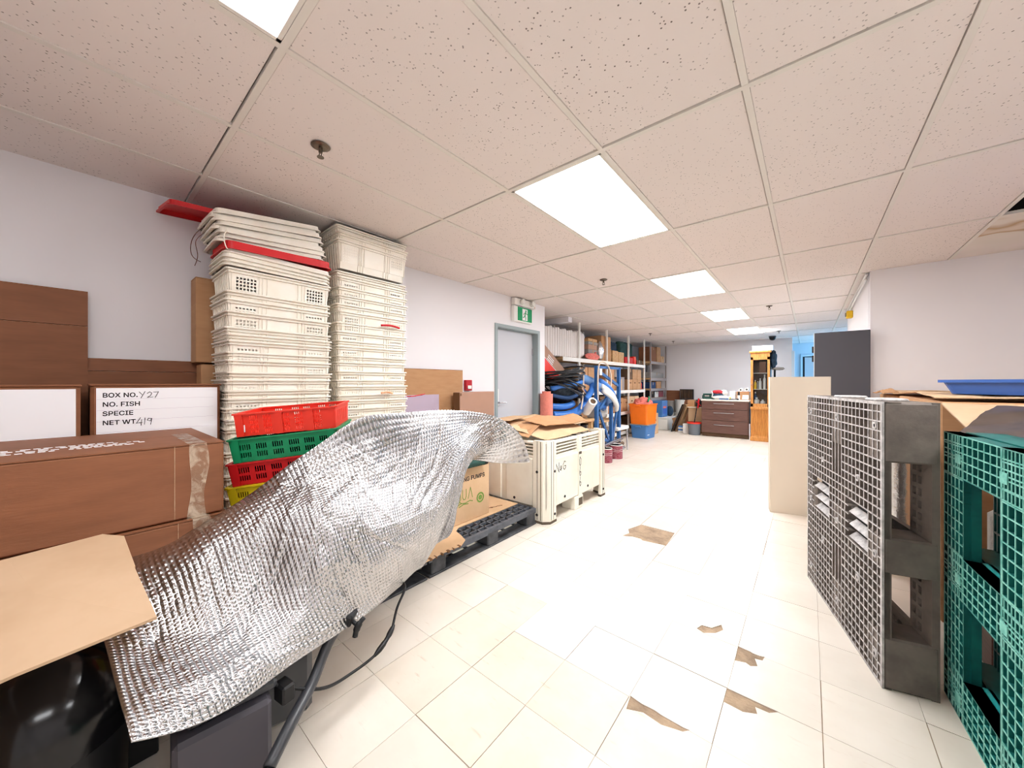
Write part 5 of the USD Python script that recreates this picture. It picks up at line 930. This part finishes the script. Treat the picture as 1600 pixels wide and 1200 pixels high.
# far corner unit
for k, (y0, y1, z, h, m_, lab) in enumerate(((10.35, 10.85, 1.90, 0.42, 'card_dark', 'brown carton on the top of the grey corner shelving'), (10.9, 11.25, 1.90, 0.45, 'card', 'taller brown carton on the top of the grey corner shelving'), (11.28, 11.6, 1.90, 0.20, 'card_light', 'pale carton at the right end of the grey corner shelving top'),
        (10.3, 11.5, 1.43, 0.16, 'foam_grey', 'row of pale grey files on the second board of the corner shelving'), (10.35, 10.8, 1.13, 0.18, 'navy', 'dark blue case on the third board of the corner shelving'), (10.9, 11.3, 1.13, 0.20, 'card', 'tan carton on the third board of the corner shelving'),
        (10.35, 10.7, 0.865, 0.18, 'black', 'black tin on the fourth board of the corner shelving'), (10.75, 11.05, 0.865, 0.17, 'pail_white', 'white tin on the fourth board of the corner shelving'), (11.1, 11.5, 0.865, 0.19, 'can_maroon', 'maroon tin on the fourth board of the corner shelving'))): sbox_(lab, y0, y1, z, h, m_, name='shelf_box', dx=0.34)
t = thing('cooler_box', 'light blue drink-cooler carton with bright print below the corner shelving', 'box', (-3.28, 10.52, 0.34)); part(t, 'body', bx(-0.16, 0.16, -0.25, 0.25, 0, 0.45, 0.01), 'blue_tote'); part(t, 'front_print', bx(0.16, 0.163, -0.17, 0.17, 0.08, 0.32), 'blue_tray'); part(t, 'print_band', bx(0.163, 0.165, -0.17, 0.12, 0.24, 0.30), 'pink_cloth')
t = thing('white_chest', 'white chest standing on the floor in the far left corner', 'chest', (-3.22, 10.62, 0)); part(t, 'body', bx(-0.20, 0.26, -0.42, 0.36, 0, 0.31, 0.015), 'pail_white'); part(t, 'lid', bx(-0.205, 0.265, -0.425, 0.365, 0.31, 0.338, 0.008), 'pail_white')
solo('dark_bag', 'small dark grey bag on the white chest', 'bag', (lambda g: (np.array(g.vertices)*(0.10, 0.11, 0.15)+(-3.10, 10.90, 0.475), np.array(g.faces)))(trimesh.creation.icosphere(2)), 'tarp_blue', smooth=True)

# totes
def tote(name, label, x, y, z0, h, L, W, m, rz):
    t = thing(name, label, 'tote', (x, y, z0), rz); cs = m3.CrossSection([np.array(Polygon(sbox(-L/2+0.05, -W/2+0.05, L/2-0.05, W/2-0.05).buffer(0.05, quad_segs=4)).exterior.coords[:-1])], m3.FillRule.EvenOdd)
    k = 0.88; o = m3.Manifold.extrude(cs.scale((k, k)), h, scale_top=(1/k, 1/k)); i = m3.Manifold.extrude(cs.scale((k*0.97, k*0.97)), h, scale_top=(1/k, 1/k)).translate((0, 0, 0.006)); part(t, 'body', o-i, m)
    r = Polygon(sbox(-L/2+0.05, -W/2+0.05, L/2-0.05, W/2-0.05).buffer(0.065, quad_segs=4)); part(t, 'rim', xf(prism(Polygon(r.exterior).difference(r.buffer(-0.02)), 0.022), T(0, 0, h-0.02)), m)
    for s in (-1, 1): part(t, 'handle', bx(s*(L/2+0.01)-0.012, s*(L/2+0.01)+0.012, -0.07, 0.07, h-0.06, h-0.02, 0.006), m)
    return t
t = tote('blue_tote', 'blue plastic tote with a white label under the orange tote', -3.03, 8.55, 0, 0.30, 0.50, 0.42, 'blue_tote', 84); part(t, 'lid', bx(-0.265, 0.265, -0.225, 0.225, 0.302, 0.325, 0.01), 'foam_grey'); part(t, 'label', xf(bx(-0.045, 0.045, -0.003, 0.0, 0.08, 0.23), T(-0.14, -0.196, 0, rx=-4)), 'print_white')
tote('orange_tote', 'orange plastic tote full of pink cloth on the blue tote', -3.03, 8.55, 0.328, 0.47, 0.56, 0.46, 'orange_tote', 84)
g = trimesh.creation.icosphere(4); v = np.array(g.vertices); v = v*(1+0.45*(meshkit.fbm(v*3.2, 4, 6)[:, None]-0.5))*(0.20, 0.27, 0.15)
solo('pink_cloth', 'heap of pink-orange cloth filling the orange tote', 'cloth', xf((v, np.array(g.faces)), T(-3.03, 8.55, 0.80)), 'pink_cloth', smooth=True)
solo('green_strap', 'dark green strap lying on the pink cloth in the orange tote', 'strap', tube(smooth_path([(-2.85, 8.35, 0.86), (-2.86, 8.46, 0.93), (-2.90, 8.55, 0.96)], 6), 0.02, 8), 'crate_green', smooth=True)
sbox_('tan carton on the floor right of the orange tote', 9.05, 9.50, 0.0, 0.52, 'card_light', x1=-2.98, slot=True)
hose('dark blue flat hose drooping in front of the fishing net', [(-3.05, 4.66, 1.10), (-2.90, 4.86, 1.06), (-2.84, 5.05, 1.10), (-2.90, 5.26, 1.20), (-3.05, 5.40, 1.24)], 0.03, 'navy')
hose('blue hose end leaning up against the rack upright', [(-2.82, 5.30, 1.02), (-2.80, 5.45, 1.14), (-2.84, 5.58, 1.26), (-2.95, 5.66, 1.36)], 0.05)
hose('teal-blue hose passing behind the white wrapped bundle', [(-3.0, 5.55, 1.02), (-2.86, 5.75, 0.92), (-2.84, 5.98, 0.86), (-2.95, 6.18, 0.82)], 0.06)
# ------------------------------------------------------------------ far wall: drawer cabinet, display cabinet, leaning boards, pails
t = thing('drawer_cabinet', 'dark brown woodgrain cabinet with three wide drawers and bar handles', 'cabinet', (-1.535, 9.98, 0))
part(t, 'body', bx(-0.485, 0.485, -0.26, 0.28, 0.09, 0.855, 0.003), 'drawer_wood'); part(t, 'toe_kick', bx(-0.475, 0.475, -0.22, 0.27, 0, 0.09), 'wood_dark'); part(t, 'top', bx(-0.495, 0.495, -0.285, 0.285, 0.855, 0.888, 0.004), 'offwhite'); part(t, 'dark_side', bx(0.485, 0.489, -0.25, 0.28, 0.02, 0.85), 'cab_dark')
for z0, z1, hz in ((0.66, 0.85, 0.795), (0.40, 0.652, 0.575), (0.095, 0.392, 0.29)):
    d = part(t, 'drawer', bx(-0.482, 0.47, -0.28, -0.261, z0, z1, 0.003), 'drawer_wood')
    q = MB(); q.add(tube([(-0.22, -0.305, hz), (0.20, -0.305, hz)], 0.009, 10)); q.add(tube([(-0.18, -0.305, hz), (-0.18, -0.278, hz)], 0.006, 8)); q.add(tube([(0.16, -0.305, hz), (0.16, -0.278, hz)], 0.006, 8)); part(d, 'bar_handle', q.get(), 'chrome', smooth=40)
CT = 0.889
t = thing('tool_case', 'low dark green tool case on the left end of the drawer cabinet', 'case', (-2.06, 10.08, CT)); part(t, 'body', bx(-0.0, 0.22, -0.12, 0.12, 0.001, 0.10, 0.015), 'tarp_green'); part(t, 'lid', bx(0.01, 0.21, -0.115, 0.115, 0.10, 0.135, 0.015), 'tarp_green'); part(t, 'latch', bx(0.06, 0.16, -0.126, -0.118, 0.06, 0.10), 'foam_grey')
g = trimesh.creation.icosphere(3); v = np.array(g.vertices)
def lump(sx, sy, sz, seed, k=0.5): return (v*(1+k*(meshkit.fbm(v*2.6, 4, seed)[:, None]-0.5))*(sx, sy, sz), np.array(g.faces))
t = thing('tool_bag', 'dark bag with a red cloth top in the middle of the drawer cabinet', 'bag', (-1.72, 10.05, CT)); part(t, 'bag', xf(lump(0.16, 0.12, 0.10, 4), T(0, 0, 0.085)), 'tarp_blue', smooth=True); part(t, 'red_top', xf(lump(0.14, 0.11, 0.06, 5), T(0, 0, 0.165)), 'cloth_red', smooth=True); part(t, 'strap', tube(smooth_path([(-0.12, -0.11, 0.05), (-0.10, -0.13, 0.14), (-0.13, -0.10, 0.2)], 6), 0.012, 8), 'white_plastic', smooth=True)
solo('white_rag', 'white rag draped over the red-topped bag', 'rag', xf(lump(0.07, 0.08, 0.08, 7), T(-1.60, 10.06, CT+0.15)), 'white_plastic', smooth=True)
solo('plastic_bag', 'clear white plastic bag lying flat on the drawer cabinet', 'bag', xf(lump(0.20, 0.10, 0.05, 8), T(-1.62, 9.86, CT+0.045)), 'foam_white', smooth=True)
t = thing('yellow_pack', 'small yellow pack on the front of the drawer cabinet', 'pack', (-1.47, 9.84, CT)); part(t, 'body', bx(-0.05, 0.05, -0.03, 0.03, 0.001, 0.06, 0.008), 'yellow'); part(t, 'label', bx(-0.03, 0.03, -0.032, -0.03, 0.015, 0.045), 'print_white')
t = thing('paper_stack', 'upright white paper ream behind the items on the drawer cabinet', 'paper', (-1.42, 10.10, CT)); part(t, 'ream', bx(-0.05, 0.06, -0.10, 0.10, 0.001, 0.20, 0.003), 'print_white'); part(t, 'band', bx(-0.051, 0.061, -0.101, 0.101, 0.09, 0.12), 'offwhite')
carton('carton', 'small tan carton on the right of the drawer cabinet top', (0.26, 0.22, 0.19), (-1.20, 10.10, CT+0.001), m='card')
for k, (x, z) in enumerate(((-1.245, 0.225), (-1.125, 0.235))): t = thing('tape_roll', ('white paper roll lying on the carton, left one', 'white paper roll lying on the carton, right one')[k], 'roll', (x, 10.0, CT+z+0.01)); part(t, 'roll', xf(lathe([(0.018, 0), (0.042, 0), (0.042, 0.16), (0.018, 0.16)], 24), T(rx=-90)), 'white_plastic', smooth=40); part(t, 'core', xf(cyl(0.018, 0.155, 16, z0=0.003), T(rx=-90)), 'black')
t = thing('spray_can', 'slim dark and white bottle in front of the small tan carton', 'bottle', (-1.265, 9.86, CT)); part(t, 'body', cyl(0.028, 0.11, 18), 'white_plastic', smooth=40); part(t, 'neck', lathe([(0.028, 0.11), (0.022, 0.13), (0.020, 0.19), (0, 0.19)], 18), 'black', smooth=40)
t = thing('notepad', 'white notepad propped up at the right end of the drawer cabinet', 'notepad', (-1.13, 9.80, CT+0.02), rot=(-35, 0, 0)); part(t, 'pad', bx(-0.06, 0.06, -0.01, 0.01, 0.0, 0.11), 'print_white'); part(t, 'backing', bx(-0.06, 0.06, 0.01, 0.014, 0.0, 0.11), 'card')
for k, (x, y, m_) in enumerate(((-1.86, 9.80, 'tarp_green'), (-1.36, 9.80, 'dark_metal'), (-1.56, 9.76, 'blue_paint'))): solo('hand_tool', ('green hand tool on the front edge of the drawer cabinet', 'dark hand tool beside the yellow pack on the cabinet', 'blue hand tool in front of the clear bag on the cabinet')[k], 'tool', (lambda q: (q.add(tube([(x-0.09, y, CT+0.016), (x+0.07, y+0.03, CT+0.016)], 0.012, 8)), q.add(bx(x+0.05, x+0.10, y+0.01, y+0.05, CT+0.001, CT+0.035, 0.005)), q.get())[2])(MB()), m_)

t = thing('display_cabinet', 'narrow tall oak display cabinet with a glazed door and reeded lower panel', 'cabinet', (-0.827, 9.78, 0)); W = 0.175
part(t, 'plinth', bx(-W-0.01, W+0.01, -0.21, 0.20, 0, 0.09, 0.006), 'oak'); q = MB()
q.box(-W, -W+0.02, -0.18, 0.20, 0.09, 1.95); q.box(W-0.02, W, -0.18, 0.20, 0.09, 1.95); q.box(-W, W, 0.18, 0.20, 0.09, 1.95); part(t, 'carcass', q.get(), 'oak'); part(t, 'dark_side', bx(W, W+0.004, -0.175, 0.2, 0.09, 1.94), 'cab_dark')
part(t, 'cornice', bx(-W-0.025, W+0.025, -0.225, 0.21, 1.95, 2.0, 0.012), 'oak'); part(t, 'waist_rail', bx(-W-0.008, W+0.008, -0.215, 0.2, 0.70, 0.755, 0.006), 'oak'); part(t, 'frieze', bx(-W, W, -0.20, -0.18, 1.86, 1.95), 'oak')
d = part(t, 'glazed_door', (lambda q: (q.box(-W, -W+0.045, -0.205, -0.18, 0.755, 1.86), q.box(W-0.045, W, -0.205, -0.18, 0.755, 1.86), q.box(-W, W, -0.205, -0.18, 0.755, 0.83), q.box(-W, W, -0.205, -0.18, 1.80, 1.86), q.get())[4])(MB()), 'oak'); part(d, 'pane', bx(-W+0.045, W-0.045, -0.194, -0.191, 0.83, 1.80), 'pane_glass'); part(d, 'knob', xf(cyl(0.01, 0.02, 12), T(-W+0.022, -0.205, 1.25, rx=90)), 'chrome', smooth=40)
q = MB(); q.box(-W+0.005, W-0.005, -0.185, -0.18, 0.12, 0.70)
for k in range(11): q.add(xf(cyl(0.012, 0.56, 8), T(-W+0.028+k*0.0294, -0.186, 0.13)))
part(t, 'reeded_panel', q.get(), 'oak', kind='stuff'); part(t, 'bottom_rail', bx(-W, W, -0.20, -0.18, 0.09, 0.13), 'oak'); part(t, 'back_panel', bx(-W+0.02, W-0.02, 0.17, 0.18, 0.76, 1.94), 'wood_dark')
for z in (1.14, 1.50): part(t, 'shelf', bx(-W+0.021, W-0.021, -0.17, 0.17, z, z+0.012), 'offwhite')
part(t, 'shelf', bx(-W+0.021, W-0.021, -0.17, 0.17, 0.77, 0.785), 'oak')
def bottle(label, x, y, z, r, h, m_, name='bottle'): t = thing(name, label, 'bottle', (x, y, z), group='bottles in the display cabinet'); part(t, 'body', lathe([(0, 0), (r, 0), (r, h*0.68), (r*0.4, h*0.82), (r*0.4, h*0.9), (0, h*0.9)], 16), m_, smooth=40); part(t, 'cap', cyl(r*0.42, h*0.1, 12, z0=h*0.9), 'white_plastic')
bottle('yellow bottle on the middle shelf of the display cabinet', -0.925, 9.66, 1.153, 0.026, 0.20, 'yellow'); bottle('tall white bottle on the middle shelf of the display cabinet', -0.835, 9.68, 1.153, 0.026, 0.24, 'white_plastic'); bottle('clear grey bottle behind the yellow one in the display cabinet', -0.885, 9.74, 1.153, 0.024, 0.17, 'foam_grey'); bottle('white bottle at the right of the display cabinet middle shelf', -0.755, 9.68, 1.153, 0.026, 0.32, 'white_plastic')
t = thing('carton', 'brown box on the upper shelf of the display cabinet', 'box', (-0.79, 9.74, 1.513)); part(t, 'body', bx(-0.06, 0.06, -0.05, 0.05, 0, 0.24, 0.003), 'card_dark'); part(t, 'lid', bx(-0.062, 0.062, -0.052, 0.052, 0.24, 0.25), 'card_dark')
bottle('round white jar at the bottom of the display cabinet', -0.90, 9.68, 0.786, 0.05, 0.18, 'white_plastic', 'jar'); bottle('second pale jar at the bottom of the display cabinet', -0.79, 9.70, 0.786, 0.045, 0.13, 'foam_white', 'jar'); bottle('dark blue bottle on the lower shelf of the display cabinet', -0.93, 9.74, 0.786, 0.03, 0.30, 'navy')
t = thing('white_carton', 'white box with sloping sides lying on top of the display cabinet', 'box', (-0.80, 9.78, 2.0)); m = m3.Manifold.hull_points(np.array([(x*(1-0.12*(z > 0)), y*(1-0.1*(z > 0)), z) for x in (-0.20, 0.22) for y in (-0.17, 0.17) for z in (0.001, 0.115)])); part(t, 'body', m, 'print_white'); part(t, 'ribbon', bx(0.12, 0.135, -0.16, 0.16, 0.114, 0.119), 'teal_bright')
t = thing('dark_jacket', 'dark blue bag hanging at the right side of the display cabinet', 'bag', (-0.60, 9.76, 1.62)); part(t, 'bag', xf(lump(0.06, 0.10, 0.20, 11, 0.8), T(0, 0, 0.18)), 'tarp_blue', smooth=True); part(t, 'peak', xf(lump(0.12, 0.10, 0.035, 12, 0.8), T(0.08, 0, -0.02)), 'foam_grey', smooth=True)
t = thing('floor_lamp', 'thin dark pole standing to the right of the display cabinet', 'pole', (-0.575, 9.72, 0)); part(t, 'pole', cyl(0.018, 1.60, 14), 'black', smooth=40); part(t, 'base', cyl(0.07, 0.02, 20), 'black', smooth=40)
solo('white_strip', 'white strip standing between the drawer cabinet and the display cabinet', 'strip', bx(-1.035, -1.018, 9.64, 9.70, 0, 0.36), 'print_white')

t = thing('bucket', 'grey bucket with a red rim beside the drawer cabinet', 'bucket', (-2.20, 9.80, 0)); part(t, 'body', lathe([(0, 0), (0.125, 0), (0.155, 0.29), (0.148, 0.29), (0.12, 0.01), (0, 0.01)], 28), 'bucket_grey', smooth=40); part(t, 'rim', lathe([(0.15, 0.28), (0.168, 0.28), (0.168, 0.315), (0.15, 0.315)], 28), 'crate_orange_red', smooth=40)
t = thing('long_scoop', 'red-topped long handle leaning in the grey bucket', 'handle', (-2.20, 9.80, 0.02)); part(t, 'pole', tube([(-0.05, 0.02, 0), (0.055, 0.10, 0.78)], 0.011, 10), 'ink', smooth=40); part(t, 'grip', tube([(0.055, 0.10, 0.64), (0.075, 0.115, 0.88)], 0.02, 10), 'red', smooth=40); part(t, 'crossbar', tube([(0.02, 0.11, 0.80), (0.12, 0.11, 0.70)], 0.012, 8), 'red', smooth=40)
t = thing('white_canister', 'small white canister box on the floor left of the grey bucket', 'box', (-2.43, 9.98, 0)); part(t, 'body', bx(-0.07, 0.07, -0.07, 0.07, 0, 0.22, 0.008), 'white_plastic'); part(t, 'lid', bx(-0.072, 0.072, -0.072, 0.072, 0.22, 0.24, 0.004), 'white_plastic')
t = thing('striped_tin', 'small blue and white striped tin left of the white canister', 'tin', (-2.60, 10.15, 0)); 
for k in range(4): part(t, 'band', bx(-0.06, 0.06, -0.06, 0.06, 0.04*k, 0.04*k+0.04, 0.004), ('white_plastic', 'blue_tote')[k % 2])
carton('carton', 'tan carton with dark print standing left of the drawer cabinet', (0.46, 0.34, 0.64), (-2.22, 10.42, 0), m='card_light', tape=False)
t = thing('leaning_board', 'dark edged board leaning against the tan printed carton', 'board', (-2.72, 10.30, 0), rot=(0, 20, 0)); part(t, 'board', bx(-0.016, 0.016, -0.25, 0.25, 0.006, 0.76), 'wood'); part(t, 'edge', bx(-0.018, 0.018, -0.256, -0.25, 0.006, 0.76), 'wood_dark')
t = thing('leaning_board', 'second board leaning in front, its black edge nearest the small carton', 'board', (-2.80, 10.24, 0), rot=(0, 21, 0)); part(t, 'board', bx(-0.014, 0.014, -0.25, 0.25, 0.006, 0.78), 'wood_dark'); part(t, 'edge', bx(-0.016, 0.016, -0.256, -0.25, 0.006, 0.78), 'black')
t = thing('wood_shelf_board', 'pale plywood board lying across the printed carton', 'board', (-2.22, 10.42, 0.642)); part(t, 'board', bx(-0.32, 0.24, -0.2, 0.2, 0, 0.022, 0.002), 'wood'); part(t, 'front_strip', bx(-0.32, 0.24, -0.204, -0.2, 0, 0.022), 'offwhite')
t = thing('black_toolbox', 'black toolbox standing on the plywood board', 'toolbox', (-2.12, 10.42, 0.666)); part(t, 'body', bx(-0.16, 0.14, -0.10, 0.10, 0, 0.14, 0.01), 'black'); part(t, 'lid', bx(-0.165, 0.145, -0.105, 0.105, 0.14, 0.185, 0.012), 'dark_metal')
carton('carton', 'small open tan carton on the plywood board left of the black toolbox', (0.17, 0.2, 0.17), (-2.40, 10.42, 0.666), m='card')
carton('carton', 'small brown carton with a white label on the floor before the pails', (0.36, 0.26, 0.30), (-2.99, 10.78, 0), m='card')
solo('paper_label', 'white paper label on the small brown floor carton', 'label', bx(-3.06, -2.94, 10.646, 10.648, 0.15, 0.24), 'print_white')
def pail(label, x, y, z, r, h, m_='pail_white'): t = thing('pail', label, 'pail', (x, y, z), group='pails at the far wall'); part(t, 'body', lathe([(0, 0), (r*0.88, 0), (r, h), (0, h)], 26), m_, smooth=40); part(t, 'lid', lathe([(0, h+0.012), (r*1.06, h+0.012), (r*1.06, h-0.02), (r, h-0.02)], 26), m_, smooth=40)
pail('white pail on the floor by the far wall', -2.94, 11.45, 0, 0.16, 0.40); pail('white pail stacked on the one by the far wall', -2.94, 11.45, 0.415, 0.16, 0.36); pail('grey-white pail left of the stacked pails', -3.25, 11.50, 0.0, 0.15, 0.38); pail('grey pail on top of the left pail by the far wall', -3.25, 11.50, 0.395, 0.15, 0.34, 'foam_grey')
t = thing('leaning_cardboard', 'brown board leaning at the far wall above the pails', 'cardboard', (-3.20, 11.66, 0), rot=(-2, 0, 0)); part(t, 'sheet', bx(-0.24, 0.24, -0.01, 0.01, 0.001, 1.05), 'card_dark'); part(t, 'edge', bx(-0.24, 0.24, -0.012, 0.012, 1.05, 1.056), 'card_edge')
t = thing('grille_panel', 'dark metal grille standing on the stacked white pails', 'grille', (-2.80, 11.55, 0.80)); q = MB()
for k in range(9): q.box(-0.17+0.042*k, -0.155+0.042*k, -0.02, 0.02, 0.02, 0.28)
part(t, 'grille', q.get(), 'wood_dark', kind='stuff'); part(t, 'frame', (lambda q: (q.box(-0.19, 0.19, -0.025, 0.025, 0, 0.02), q.box(-0.19, 0.19, -0.025, 0.025, 0.28, 0.30), q.box(-0.19, -0.17, -0.025, 0.025, 0, 0.3), q.box(0.17, 0.19, -0.025, 0.025, 0, 0.3), q.get())[4])(MB()), 'dark_metal'); part(t, 'backing', bx(-0.17, 0.17, 0.018, 0.024, 0.02, 0.28), 'ink')
carton('carton', 'brown carton carrying the dark metal grille and board by the far wall', (0.5, 0.3, 0.79), (-2.60, 11.50, 0), m='card_dark', tape=False)
